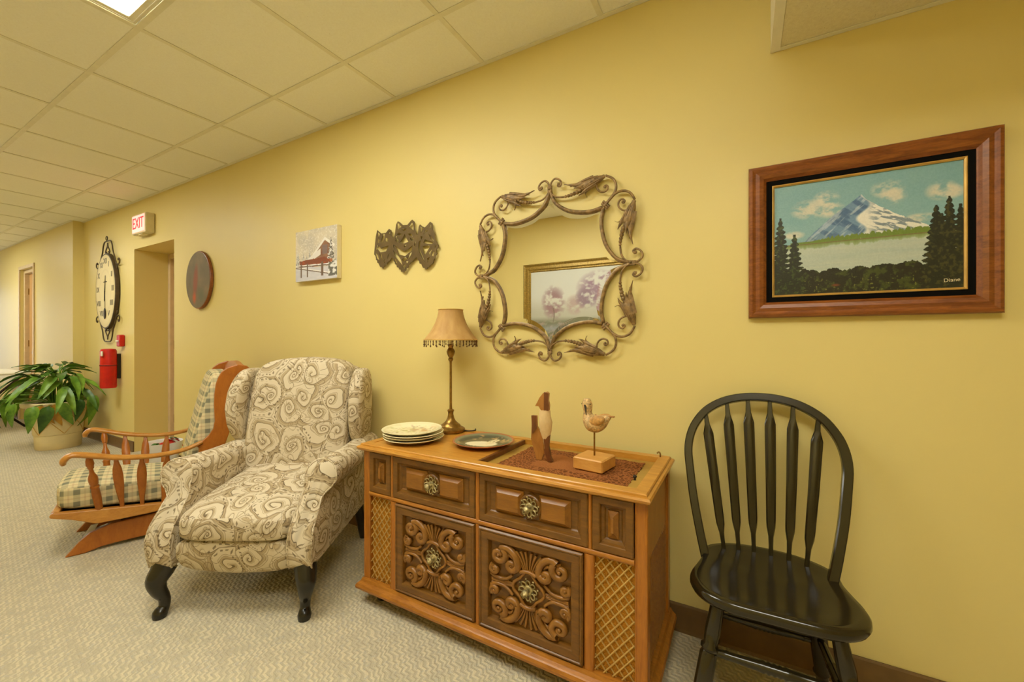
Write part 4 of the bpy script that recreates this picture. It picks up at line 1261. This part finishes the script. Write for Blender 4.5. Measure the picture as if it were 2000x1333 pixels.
WH = [[(-0.045, 0.122), (-0.031, 0.115), (-0.016, 0.098), (-0.028, 0.096), (-0.043, 0.084)], [(0.066, 0.111), (0.077, 0.093), (0.076, 0.068), (0.061, 0.08), (0.045, 0.091)], [(-0.008, 0.092), (0.005, 0.081), (0.023, 0.086), (0.016, 0.072), (-0.003, 0.076)], [(0.011, 0.051), (0.024, 0.025), (0.036, 0.008), (0.007, 0.003), (-0.024, 0.01), (-0.003, 0.031)], [(-0.05, 0.062), (-0.033, 0.067), (-0.013, 0.057), (-0.028, 0.052)], [(0.037, 0.056), (0.061, 0.048), (0.07, 0.032), (0.044, 0.044)], [(-0.054, 0.04), (-0.037, 0.025), (-0.043, 0.013), (-0.059, 0.022)], [(0.051, 0.029), (0.077, 0.021), (0.074, 0.007), (0.057, 0.014)], [(-0.057, -0.005), (-0.023, -0.029), (0.011, -0.043), (0.041, -0.031), (0.064, -0.018), (0.057, -0.045), (0.014, -0.068), (-0.03, -0.056)], [(-0.077, -0.034), (-0.043, -0.06), (-0.02, -0.09), (-0.009, -0.119), (-0.04, -0.091), (-0.064, -0.066)], [(0.014, -0.076), (0.031, -0.09), (0.007, -0.1), (-0.008, -0.091)], [(-0.205, 0.092), (-0.188, 0.079), (-0.199, 0.06)], [(-0.109, 0.087), (-0.102, 0.066), (-0.116, 0.068)], [(-0.163, 0.073), (-0.148, 0.071), (-0.152, 0.046), (-0.166, 0.027), (-0.177, 0.034)], [(-0.206, 0.05), (-0.188, 0.043), (-0.195, 0.028), (-0.209, 0.032)], [(-0.141, 0.05), (-0.12, 0.042), (-0.124, 0.027), (-0.141, 0.032)], [(-0.195, 0.01), (-0.177, -0.008), (-0.148, -0.001), (-0.12, 0.001), (-0.141, -0.027), (-0.184, -0.028), (-0.206, -0.005)], [(-0.192, -0.037), (-0.174, -0.044), (-0.166, -0.076), (-0.181, -0.059)], [(-0.225, -0.029), (-0.203, -0.047), (-0.195, -0.073), (-0.214, -0.061)], [(0.128, 0.08), (0.149, 0.067), (0.132, 0.046)], [(0.201, 0.086), (0.21, 0.06), (0.194, 0.067)], [(0.163, 0.057), (0.185, 0.049), (0.154, 0.036)], [(0.188, 0.032), (0.21, 0.012), (0.225, -0.011), (0.204, 0.001)], [(0.163, 0.004), (0.185, -0.004), (0.216, -0.017), (0.21, -0.025), (0.179, -0.02), (0.154, -0.01)], [(0.119, -0.006), (0.132, -0.002), (0.125, -0.045), (0.147, -0.087), (0.157, -0.112), (0.135, -0.085), (0.114, -0.044)], [(0.144, -0.033), (0.185, -0.032), (0.194, -0.041), (0.17, -0.069), (0.16, -0.078), (0.151, -0.058)], [(0.228, -0.035), (0.243, -0.039), (0.233, -0.05)], [(0.188, -0.071), (0.21, -0.054), (0.198, -0.091)]]
def jag(poly):
    # ragged fur along the lower edges
    o_ = []
    for i, p in enumerate(poly):
        q = poly[(i+1) % len(poly)]
        o_.append(p)
        L = sqrt((q[0]-p[0])**2 + (q[1]-p[1])**2)
        if p[1] < 0 and q[1] < 0 and L > .018:
            n_ = int(L/.010)
            nx, nz = (q[1]-p[1])/L, -(q[0]-p[0])/L
            for k in range(1, n_):
                t = k/n_; d = .0035*(1 if k % 2 else -1)
                o_.append((p[0]+(q[0]-p[0])*t + nx*d, p[1]+(q[1]-p[1])*t + nz*d))
    return o_
def grow(h, k=1.12):
    mx = sum(p[0] for p in h)/len(h); mz = sum(p[1] for p in h)/len(h)
    return [(mx+(p[0]-mx)*k, mz+(p[1]-mz)*k) for p in h]
WX = [[(-.076, .004), (-.069, -.002), (-.071, -.020), (-.078, -.010)], [(.086, .003), (.094, .0), (.091, -.028), (.083, -.02)],
      [(.052, -.058), (.070, -.050), (.044, -.092), (.034, -.086)], [(-.155, -.082), (-.144, -.072), (-.152, -.100)], [(.178, -.100), (.198, -.094), (.180, -.125)],
      [(-.072, -.078), (-.062, -.082), (-.046, -.108), (-.058, -.104)], [(-.006, -.128), (.010, -.118), (.022, -.128), (.004, -.150)], [(.020, -.100), (.040, -.104), (.026, -.118)],
      [(-.120, -.050), (-.108, -.045), (-.125, -.078)], [(-.215, .020), (-.205, .012), (-.212, -.016), (-.220, -.010)], [(.215, -.066), (.232, -.072), (.220, -.096), (.208, -.086)],
      [(.128, .028), (.146, .022), (.134, .008)], [(-.060, .052), (-.048, .046), (-.062, .036)], [(.010, -.006), (.026, -.008), (.020, -.020), (.004, -.018)]]
from mathutils.geometry import delaunay_2d_cdt
def inside(p, poly):
    c_ = False
    for i in range(len(poly)):
        (x1, y1), (x2, y2) = poly[i-1], poly[i]
        if (y1 > p[1]) != (y2 > p[1]) and p[0] < (x2-x1)*(p[1]-y1)/(y2-y1) + x1: c_ = not c_
    return c_
polys = [jag(WO)] + [grow(h) for h in WH] + WX
vs_, es_ = [], []
for poly in polys:
    o_ = len(vs_); n_ = len(poly)
    vs_ += [Vector(p) for p in poly]; es_ += [(o_+i, o_+(i+1) % n_) for i in range(n_)]
rv, re_, rf, _, _, _ = delaunay_2d_cdt(vs_, es_, [], 0, 1e-5)
keep = []
for f_ in rf:
    ctr = (sum(rv[i].x for i in f_)/3, sum(rv[i].y for i in f_)/3)
    if inside(ctr, polys[0]) and not any(inside(ctr, h) for h in polys[1:]): keep.append(tuple(f_))
cnt = {}
for f_ in keep:
    for i in range(3):
        e_ = (f_[i], f_[(i+1) % 3]); cnt[tuple(sorted(e_))] = cnt.get(tuple(sorted(e_)), 0) + 1
nv = len(rv)
wmb = MB(); wmb.add([(p.x, -.0015, p.y) for p in rv] + [(p.x, .0015, p.y) for p in rv],
    keep + [tuple(nv+i for i in reversed(f_)) for f_ in keep] + [(a_, b_, b_+nv, a_+nv) for (a_, b_), c_ in cnt.items() if c_ == 1])
wm = mesh_of('wolf_silhouette', wmb)
wv = obj('wolf_silhouette', wm, 'olive_metal'); wv.location = (-1.69, -.016, 1.70)
tag(wv, 'cut-out metal silhouette of three wolf heads on the wall', 'wall art')

# ------------------------------------------------------------------ OVAL PLAQUE
def disc(name, rx, rz, fn, nr=26, na=72):
    r, a = np.meshgrid(np.linspace(0.0, 1, nr+1)[1:], np.linspace(0, 2*pi, na, endpoint=False), indexing='ij')
    u = r*np.cos(a); v = r*np.sin(a)
    c = lin_np(fn(u, v)).reshape(-1, 3); c0 = lin_np(fn(np.zeros((1, 1)), np.zeros((1, 1)))).reshape(-1, 3)
    vs = np.stack([u*rx, 0*u, v*rz], -1).reshape(-1, 3)
    vs = np.concatenate([vs, [[0, 0, 0]]]); c = np.concatenate([c, c0])
    fs = []
    for i in range(nr-1):
        for j in range(na):
            k = (j+1) % na; fs.append((i*na+j, (i+1)*na+j, (i+1)*na+k, i*na+k))
    me = bpy.data.meshes.new(name)
    tri = [(len(vs)-1, j, (j+1) % na) for j in range(na)]
    me.from_pydata([tuple(p) for p in vs.tolist()], [], fs + tri)
    at = me.color_attributes.new('paint', 'FLOAT_COLOR', 'POINT')
    at.data.foreach_set('color', np.concatenate([c, np.ones((len(c), 1))], 1).astype(np.float32).ravel())
    return me
def plaque_fn(u, v):
    c = np.zeros(u.shape + (3,)) + np.array([134, 114, 78.])
    c = blend(c, fbm(u*3+5, v*3+5, 71), (100, 88, 58))
    head = np.clip(1.2 - ((u+.18-.15*v)/.22)**2 - ((v+.02)/.62)**2, 0, 1)
    c = blend(c, head*.75, (150, 72, 38))
    c = blend(c, np.clip(1-((u+.28)/.18)**2-((v+.62)/.25)**2, 0, 1), (188, 84, 28))
    c = blend(c, np.clip(1-((u-.3)/.3)**2-((v+.55)/.3)**2, 0, 1)*.6, (88, 92, 58))
    c = blend(c, np.clip(1-((u-.12)/.15)**2-((v-.3)/.4)**2, 0, 1)*.4, (140, 126, 96))
    return c
op = thing('oval_plaque', 'oval dark wooden plaque with a reddish painted horse head', 'plaque', (-4.045, 0, 1.66))
pb = MB().loft([[(k*.213*cos(t), y, k*.247*sin(t)) for t in [2*pi*i/72 for i in range(72)]] for k, y in ((.97, -.001), (1, -.006), (1, -.020), (.985, -.026), (.96, -.028))])
obj('wood_slab', pb, 'frame_wood', op, smooth=True, angle=40)
pf = obj('painted_face', disc('painted_face', .205, .239, plaque_fn), 'print', op); pf.location = (0, -.0287, 0)

# ------------------------------------------------------------------ WALL CLOCK
ck = thing('wall_clock', 'large oval wall clock in a scrolled iron frame with pendulum', 'clock', (-6.06, 0, 1.68))
RX, RZ = .285, .415
obj('case', MB().loft([[(k*RX*cos(t), y, k*RZ*sin(t)) for t in [2*pi*i/64 for i in range(64)]] for k, y in ((.92, -.002), (1, -.01), (1, -.034), (.985, -.042), (.965, -.042), (.955, -.0415))]), 'bronze_dark', ck, smooth=True, angle=40)
def dial(u, v):
    c = np.zeros(u.shape + (3,)) + np.array([232, 216, 166.])
    r = np.sqrt(u*u + v*v)
    c = blend(c, sm(r, .80, 1)*.5, (206, 186, 128)); c = blend(c, (fbm(u*4+7, v*4+7, 81)-.3)*.3, (222, 200, 148))
    c = blend(c, np.clip(1-np.abs(r-.60)/.012, 0, 1)*.3, (150, 128, 84))
    return c
df = obj('dial', disc('dial', RX*.955, RZ*.955, dial, 22, 64), 'print', ck); df.location = (0, -.0425, 0)
for k, s_ in enumerate(['XII', 'I', 'II', 'III', 'IIII', 'V', 'VI', 'VII', 'VIII', 'IX', 'X', 'XI']):
    if s_ == 'VI': continue
    a = pi/2 - k*pi/6
    me = text_mesh(s_, .085, .0004)
    o = obj('numeral', me, 'dark', ck); o.location = (RX*.74*cos(a), -.0435, RZ*.74*sin(a) + .02)
hm = MB().tube([(0, -.0455, .0), (.012, -.0455, .17)], [.005, .002], 5); obj('minute_hand', hm, 'dark', ck)
hm = MB().tube([(0, -.0445, .0), (-.02, -.0445, -.11)], [.007, .002], 5); obj('hour_hand', hm, 'dark', ck)
obj('maker_script', MB().tube([(-.05+.1*i/30, -.0433, .10+.008*sin(i*1.3)*(1-.5*abs(i-15)/15)) for i in range(31)], .0012, 4), 'dark', ck)
pn = MB().tube([(0, -.044, -.02), (0, -.044, -.2)], .003, 6).ellipsoid((0, -.046, -.245), (.034, .006, .062), 16, 8)
obj('pendulum', pn, 'dark', ck, smooth=True)
def tb(pts, r): return MB().tube(catmull([Vector((p[0], -.022, p[1])) for p in pts], 5), r, 6)
for sz in (1, -1):
    for sx in (1, -1):
        obj('scroll', tb([(sx*.27, sz*.22), (sx*.21, sz*.34), (sx*.15, sz*.43), (sx*.125, sz*.50), (sx*.085, sz*.545), (0, sz*.55)], .0065), 'bronze_dark', ck, smooth=True)
        obj('scroll', tb([(sx*.24, sz*.29), (sx*.29, sz*.27), (sx*.325, sz*.29), (sx*.325, sz*.325), (sx*.30, sz*.335), (sx*.29, sz*.315)], .006), 'bronze_dark', ck, smooth=True)
        obj('scroll', tb([(0, sz*.53), (sx*.01, sz*.49), (sx*.045, sz*.455), (sx*.06, sz*.43), (sx*.04, sz*.415), (sx*.025, sz*.435)], .0055), 'bronze_dark', ck, smooth=True)
obj('hanging_ring', MB().tube([(.022*cos(t), -.03, .578 + .022*sin(t)) for t in [2*pi*i/16 for i in range(17)]], .004, 6), 'dark', ck, smooth=True)

# ------------------------------------------------------------------ EXIT SIGN, ALARM, EXTINGUISHER
ex = thing('exit_sign', 'small lit exit sign with red letters above the recessed doorway', 'sign', (-5.10, 0, 2.275))
obj('housing', MB().box(-.155, .155, -.075, -.001, -.095, .095, .006), 'cream', ex)
obj('lit_face', MB().box(-.14, .14, -.078, -.0752, -.08, .08, .001), 'exit_face', ex)
et = obj('lettering', text_mesh('EXIT', .15, .001), 'exit_red', ex); et.location = (0, -.0795, 0); et.scale = (.82, 1, 1)
obj('test_lamp', MB().box(-.05, .05, -.06, -.01, -.104, -.0955, .002), 'cream', ex)
al = thing('fire_alarm_pull', 'small red fire alarm pull box beside the clock', 'alarm', (-5.70, 0, 1.14))
obj('box', MB().box(-.045, .045, -.045, -.001, -.062, .062, .008), 'red', al)
obj('pull_bar', MB().box(-.03, .03, -.058, -.046, -.012, .004, .003), 'white', al)
fe = thing('fire_extinguisher', 'red covered fire extinguisher hanging on the wall below the clock', 'extinguisher', (-5.80, -.090, .64))
obj('cover', MB().lathe([(.03, 0), (.060, .004), (.066, .02), (.066, .24), (.068, .242), (.068, .25), (.066, .252), (.065, .39), (.058, .41), (.03, .415)], 28), 'red', fe, smooth=True, angle=40)
obj('seam', MB().lathe([(.0665, .234), (.0690, .238), (.0690, .246), (.0665, .250)], 28), plain('dark_red_seam', rgb(120, 16, 10), .6), fe)
obj('window_tag', MB().box(.025, .055, -.068, -.056, .34, .39, .002), 'white', fe)
obj('wall_bracket', MB().box(-.03, .03, .060, .0895, .10, .36), 'dark', fe)

# ------------------------------------------------------------------ POTTED PLANT
PX, PY = -6.40, -.315
pt = thing('potted_plant', 'leafy green plant in a large cream planter on the carpet', 'plant', (PX, PY, 0))
obj('planter', MB().lathe([(.001, 0), (.165, 0), (.172, .01), (.178, .15), (.183, .153), (.185, .158), (.192, .30), (.215, .42), (.240, .445), (.262, .45), (.270, .46), (.270, .49), (.260, .50), (.245, .498), (.235, .47), (.001, .46)], 40), 'pot', pt, smooth=True, angle=40)
for k in range(6):
    for sg_ in (-1, 1):
        a0 = k*pi/3
        pth = []
        for t in [i/8 for i in range(9)]:
            z = .165 + .25*t; r = interp(z, [(.158, .186), (.30, .193), (.42, .216)]) + .001
            a = a0 + sg_*t*pi/3; pth.append((r*cos(a), r*sin(a), z))
        obj('relief_line', MB().tube(pth, .003, 5), 'gold', pt)
obj('soil', MB().lathe([(.001, .478), (.236, .47), (.24, .455), (.001, .455)], 28), 'soil', pt)
def leaf_mesh(L, W, curl, fold):
    rows = 8; v = []; f = []
    for i in range(rows+1):
        t = i/rows
        w = W*sin(pi*min(1, t**.75))**.8*(1-.15*t) + .0008
        y = L*t; z = -curl*t*t*L
        for k, sx in enumerate((-1, -.5, 0, .5, 1)):
            v.append((sx*w, y, z + fold*abs(sx)*w + .006*sin(t*13+k)*abs(sx)))
    for i in range(rows):
        for k in range(4): f.append((i*5+k, i*5+k+1, (i+1)*5+k+1, (i+1)*5+k))
    nv = len(v)
    v += [(p[0], p[1], p[2]-.0015) for p in v]
    f += [tuple(nv + q for q in reversed(g)) for g in f[:rows*4]]
    m = MB(); m.add(v, f); return mesh_of('leaf', m)
leafs = [leaf_mesh(.22, .044, .35, .35), leaf_mesh(.25, .040, .75, .45), leaf_mesh(.20, .055, 1.05, .3)]
def add_leaf(parent, k, pos, az, pitch, roll, sc, mat):
    me = leafs[k].copy(); me.materials.clear()
    mx = Matrix.Translation(pos) @ Matrix.Rotation(az, 4, 'Z') @ Matrix.Rotation(pitch, 4, 'X') @ Matrix.Rotation(roll, 4, 'Y') @ Matrix.Scale(sc, 4)
    if max((mx @ v_.co).y for v_ in me.vertices) + parent.location.y > -.012: return None   # would poke into the wall
    o = obj('leaf', me, mat, parent, smooth=True)
    o.matrix_local = mx; return o
    o.matrix_local = Matrix.Translation(pos) @ Matrix.Rotation(az, 4, 'Z') @ Matrix.Rotation(pitch, 4, 'X') @ Matrix.Rotation(roll, 4, 'Y') @ Matrix.Scale(sc, 4)
    return o
rnd = random.Random(5)
spec = []
for k in range(88):
    az = rnd.uniform(0, 2*pi)
    ring = k % 4
    reach = (.10, .19, .28, .36)[ring]*rnd.uniform(.85, 1.15); zz = (.84, .75, .63, .53)[ring] + rnd.uniform(-.05, .05)
    spec.append((az, reach, zz, ring))
for az, reach, zz, ring in spec:
    dx, dy = -sin(az), cos(az)
    if dy > 0 and PY + dy*(reach+.26) > -.03: reach = max(.015, (-.03-PY)/max(dy, .2) - .27)
    tip = Vector((dx*reach, dy*reach, zz))
    pitch = (.25, -.05, -.45, -.95)[ring] + rnd.uniform(-.2, .2)
    if add_leaf(pt, (0, 1, 1, 2)[ring], tip, az + rnd.uniform(-.3, .3), pitch, rnd.uniform(-.4, .4), rnd.uniform(.85, 1.15), 'leaf' if rnd.random() < .65 else 'leaf_dark') is None: continue
    st = [Vector((dx*.05, dy*.05, .47)), Vector((dx*reach*.45, dy*reach*.45, .47+(zz-.47)*.75)), tip]
    obj('stem', MB().tube(catmull(st, 4), .0045, 5), 'leaf', pt, smooth=True)
for az, pitch in ((-1.9, -1.0), (-1.7, -1.3), (-2.2, -1.25), (-2.0, -1.4)):
    add_leaf(pt, 2, Vector((-sin(az)*.29, cos(az)*.29, .49)), az, pitch, .3, .85, 'leaf_yellow')

# red flowering pot plant on the floor beside the doorway
rp = thing('poinsettia', 'red flowering pot plant in white wrap on the floor behind the rocking chair', 'plant', (-4.22, -.20, 0))
obj('wrapped_pot', MB().lathe([(.001, 0), (.075, 0), (.08, .01), (.10, .17), (.125, .26), (.13, .30), (.118, .29), (.09, .2), (.001, .19)], 20), 'paper', rp, smooth=True, angle=40)
for k in range(22):
    az = k*2.4; r = .03 + .09*((k*.618) % 1)
    add_leaf(rp, k % 2, Vector((-sin(az)*r*.5, cos(az)*r*.5, .27+.05*((k*.37) % 1))), az, -.1 - .25*((k*.77) % 1), 0, .42, 'bract' if k % 4 else 'leaf_dark')

# white topped folding table at the far left
tb_ = thing('folding_table', 'white topped table with crossed black legs at the far left', 'table', (-8.85, -.52, 0))
obj('tabletop', MB().box(-.65, .65, -.36, .36, .695, .72, .006), 'white', tb_)
for x in (-.5, .6):
    for s_ in (-1, 1):
        obj('leg', MB().tube([(x + .015*s_, -.32*s_, 0.004), (x + .015*s_, .30*s_, .695)], .014, 8), 'dark', tb_, smooth=True)

# ------------------------------------------------------------------ THINGS ON THE CONSOLE
# beaded table lamp
tl = thing('table_lamp', 'slim brass table lamp with a beaded tan bell shade', 'lamp', (-1.262, -.13, .7003))
obj('base', MB().lathe([(.001, 0), (.068, 0), (.071, .006), (.070, .014), (.060, .020), (.050, .024), (.047, .032), (.034, .042), (.024, .052), (.017, .066), (.013, .085), (.014, .096), (.017, .100), (.016, .106), (.009, .110), (.001, .111)], 32), 'brass', tl, smooth=True, angle=35)
obj('column', MB().lathe([(.001, .109), (.0075, .109), (.0062, .13), (.0058, .33), (.0062, .345), (.011, .350), (.013, .356), (.009, .364), (.014, .372), (.019, .384), (.021, .394), (.017, .404), (.011, .412), (.013, .418), (.015, .424), (.010, .430), (.001, .431)], 20), 'brass', tl, smooth=True, angle=40)
obj('candle_sleeve', MB().lathe([(.001, .429), (.0085, .429), (.0085, .475), (.001, .476)], 14), 'bulb_socket', tl, smooth=True, angle=40)
sh = MB(); sh_out = []
N = 64; ribs = 10
for t in [i/14 for i in range(15)]:
    z = .600 - .148*t
    r0 = .0595 + .018*t + .055*t**2.1
    ring = []
    for j in range(N):
        a = 2*pi*j/N
        sc = 1 - .035*(1 - abs(2*((j*ribs/N) % 1) - 1))*(.3 + .7*t)
        ring.append((r0*sc*cos(a), r0*sc*sin(a), z))
    sh_out.append(ring)
sh_in = [[(x*.98, y*.98, z) for x, y, z in r] for r in sh_out[::-1]]
sh.loft(sh_out + sh_in + [sh_out[0]], cap=False)
so_ = obj('shade', sh, 'shade', tl, smooth=True, angle=60)
for z, r in ((.600, .060), (.452, .1315)):
    obj('shade_trim', MB().tube([(r*cos(t), r*sin(t), z) for t in [2*pi*i/48 for i in range(49)]], .0028, 6), 'gold', so_, smooth=True)
fg = MB()
for k in range(44):
    a = 2*pi*k/44; x, y = .130*cos(a), .130*sin(a)
    ln = .020 if k % 2 else .028
    fg.tube([(x, y, .451), (x, y, .451-ln)], .0012, 4)
    fg.ellipsoid((x, y, .449-ln), (.0034, .0034, .0046), 6, 5); fg.ellipsoid((x, y, .442), (.003, .003, .003), 6, 4)
fo = obj('bead_fringe', fg, plain('amber_beads', rgb(92, 58, 22), .25), so_, smooth=True); fo['kind'] = 'stuff'
obj('harp', MB().tube([(.0, 0, .476), (0, 0, .598)], .002, 5).tube([(-.058, 0, .597), (.058, 0, .597)], .0018, 5), 'brass', tl)
obj('cord', MB().tube(catmull([(.05, .03, .004), (.09, .035, .004), (.105, .06, .004), (.09, .085, .004)], 5), .003, 6), 'dark', tl, smooth=True)

# plates
def plate_profile(r):
    return [(.001, .0), (r*.58, .0), (r*.60, .004), (r*.72, .006), (r*.98, .019), (r, .021), (r*.985, .0225), (r*.74, .0105), (r*.66, .007), (.001, .006)]
def plate_face(fn, r):
    me = disc('plate_picture', r*.975, r*.975, fn, 24, 72)
    for v in me.vertices:
        x, z = v.co.x, v.co.z
        q = sqrt(x*x + z*z)/r
        v.co = (x, z, interp(q, [(0, .0066), (.66, .0076), (.74, .0112), (.975, .0226)]))
    me.flip_normals() if me.polygons[0].normal.z < 0 else None
    return me
def floral(u, v):
    c = np.zeros(u.shape + (3,)) + np.array([236, 226, 184.])
    r = np.sqrt(u*u+v*v)
    c = blend(c, np.clip(1.1-((u-.25)/.55)**2-((v-.30)/.40)**2, 0, 1)*sm(fbm(u*5+9, v*5+9, 91), .3, .6)*.85, (206, 148, 92))
    c = blend(c, sm(fbm(u*9+3, v*9+4, 92), .55, .68)*np.clip(1-((u+.4)/.6)**2-((v-.1)/.6)**2, 0, 1), (188, 186, 120))
    c = blend(c, sm(fbm(u*12+3, v*12+4, 93), .62, .7)*sm(.9-r, 0, .2), (196, 178, 146))
    c = blend(c, np.clip(1-np.abs(r-.93)/.02, 0, 1)*.6, (206, 180, 110))
    return c
def swan(u, v):
    r = np.sqrt(u*u+v*v)
    c = np.zeros(u.shape + (3,)) + np.array([92, 92, 72.])
    c = blend(c, fbm(u*6+2, v*6+2, 95), (66, 70, 58))
    c = blend(c, sm(r, .78, .9), (126, 128, 100)); c = blend(c, sm(r, .93, .98), (176, 100, 60))
    c = blend(c, sm(fbm(u*5+8, v*5+8, 96), .58, .68)*(r < .85), (168, 140, 96))
    body = np.clip(1.25-((u+.05)/.52)**2-((v+.12)/.30)**2, 0, 1)
    c = blend(c, sm(body, .1, .3), (236, 226, 190))
    w = np.clip(1.2-((u-.22-.3*v)/.16)**2-((v-.16)/.36)**2, 0, 1)
    c = blend(c, sm(w, .1, .3)*sm(np.abs(np.sin(u*26-v*8)), .15, .4), (228, 212, 168))
    c = blend(c, np.clip(1-((u-.30)/.30)**2-((v+.52)/.10)**2, 0, 1), (224, 196, 140))
    return c
R_ = .134
def plate(loc, label, fn, mat, rz=0.0, under=None):
    t = thing('decorative_plate', label, 'plate', loc, rz, 'plates on the console')
    obj('dish', MB().lathe(plate_profile(R_), 56), mat, t, smooth=True, angle=35)
    if fn: obj('picture', plate_face(fn, R_), 'glaze', t, smooth=True)
    return t
sx_, sy_ = -1.300, -.352
plate((sx_+.004, sy_, .6978), 'cream china plate at the bottom of the stack of four', None, 'china')
plate((sx_-.003, sy_+.003, .7088), 'cream china plate second from the bottom of the stack', None, 'china')
plate((sx_+.002, sy_-.002, .7198), 'cream china plate third up, just under the flowered top plate', None, 'china')
plate((sx_-.010, sy_+.002, .7308), 'flowered cream china plate on top of the stack beside the lamp', floral, 'china', .4)
plate((-.983, -.258, .6978), 'single dark plate with a white bird design and red-brown rim', swan, 'terracotta', radians(20))

# lace cloth in the well
WZ = .6795
lc = MB(); nx, ny = 40, 26; v = []; f = []
for j in range(ny+1):
    for i in range(nx+1):
        x = -.245 + .49*i/nx; y = -.155 + .31*j/ny
        z = .0016 + .0014*sin(x*60+y*31)*sin(y*47) + .006*math.exp(-((x+.03+y*.5)/.03)**2)*(1 if abs(y) < .1 else .2)
        ed = min(i, nx-i, j, ny-j)
        wob = .003*sin(i*2.1)*(1 if j in (0, ny) else 0); wob2 = .003*sin(j*2.3)*(1 if i in (0, nx) else 0)
        v.append((x+wob2, y+wob, z))
for j in range(ny):
    for i in range(nx):
        a = j*(nx+1)+i; f.append((a, a+1, a+nx+2, a+nx+1))
nv = len(v); v += [(p[0], p[1], p[2]-.0012) for p in v]; f += [tuple(nv+q for q in reversed(g)) for g in f]
lace = obj('lace_cloth', MB().add(v, f), 'lace', smooth=True); lace.location = (-.572, -.288, WZ)
tag(lace, 'brown lace cloth spread under the wooden figures on the console', 'cloth')
TZ = WZ + .004

# carved shorebird
sb = thing('shorebird_carving', 'carved pale wooden shorebird on a rod and block', 'figurine', (-.478, -.285, TZ), radians(-8))
obj('block', MB().box(-.058, .058, -.058, .058, 0, .044, .004), 'block', sb)
obj('rod', MB().tube([(0, 0, .043), (0, 0, .15)], .0032, 8), 'brass', sb, smooth=True)
bm_ = MB()
bp = [(-.030, 0, .250, .012), (-.030, 0, .238, .0175), (-.029, 0, .226, .0195), (-.027, 0, .213, .017), (-.027, 0, .202, .0150), (-.026, 0, .190, .0185), (-.020, 0, .176, .027), (-.006, 0, .164, .0345), (.012, 0, .164, .033), (.030, 0, .172, .025), (.046, 0, .183, .015), (.058, 0, .191, .007), (.064, 0, .195, .002)]
pp = catmull([Vector(p[:3]) for p in bp], 4)
rr = [interp(i/(len(pp)-1), [(k/(len(bp)-1), p[3]) for k, p in enumerate(bp)]) for i in range(len(pp))]
bm_.tube(pp, rr, 16)
bird = obj('bird_body', bm_, plain('speckled_tan_carving', rgb(200, 166, 112), .5, .3, 0, .22, 140), sb, smooth=True)
obj('bill', MB().tube([(-.030, -.016, .228), (-.022, -.026, .214), (-.016, -.034, .195)], [.0045, .0032, .0012], 8), 'dark', bird, smooth=True)
for s_ in (-1, 1):
    obj('eye', MB().ellipsoid((-.030 + s_*.0165, -.008, .231), (.0025, .0025, .0025), 8, 6), 'dark', bird, smooth=True)
    obj('wing', MB().ellipsoid((.022, s_*.027, .178), (.034, .009, .017), 16, 10, M_=Matrix.Rotation(radians(-20), 4, 'Y')), plain('wing_tan_%d' % s_, rgb(190, 142, 78), .5, .3, 0, .15, 90), bird, smooth=True)
obj('tail', MB().box(.052, .078, -.006, .006, .192, .196, .001), 'walnut_mid', bird)

# abstract wooden figure
wf_ = thing('wooden_figure', 'abstract figure of dark and pale wood slabs on the lace cloth', 'figurine', (-.672, -.30, TZ), radians(12))
Z0 = 0.0
head = [(-.012, .196), (.018, .196), (.020, .215), (.016, .235), (.018, .262), (.010, .268), (-.004, .264), (-.018, .246), (-.027, .228), (-.036, .212), (-.022, .212)]
obj('head', MB().prism(head, -.012, .012, 'xz'), 'walnut_mid', wf_, bevel=.001)
obj('head_edge', MB().prism([(.0, .196), (.0185, .196), (.0205, .215), (.0165, .235), (.0185, .263), (.0, .268)], -.0135, -.0118, 'xz'), 'walnut_dark', wf_)
tr = MB().loft([[(cx_ + rx*cos(t), ry*sin(t), z) for t in [2*pi*k/16 for k in range(16)]] for z, cx_, rx, ry in ((.060, .002, .004, .004), (.085, .004, .012, .009), (.115, .004, .023, .014), (.145, .004, .026, .016), (.150, .004, .027, .017), (.153, .004, .0265, .017), (.175, .001, .023, .016), (.197, .001, .021, .015))])
obj('torso', tr, 'pale_wood', wf_, smooth=True, angle=50)
obj('leg', MB().prism([(-.003, .085), (.022, .102), (.018, .06), (.026, .016), (.034, .0), (.012, .0), (.004, .03)], -.009, .009, 'xz'), 'walnut_dark', wf_, bevel=.001)
obj('cloak', MB().prism([(-.052, .172), (-.032, .172), (-.030, .13), (-.010, .095), (-.004, .03), (-.012, .0), (-.034, .0), (-.056, .08)], .004, .016, 'xz'), 'walnut_mid', wf_, bevel=.001)
obj('staff', MB().prism([(-.053, .173), (-.033, .173), (-.034, .12), (-.050, .10)], -.002, .004, 'xz'), 'walnut_dark', wf_)
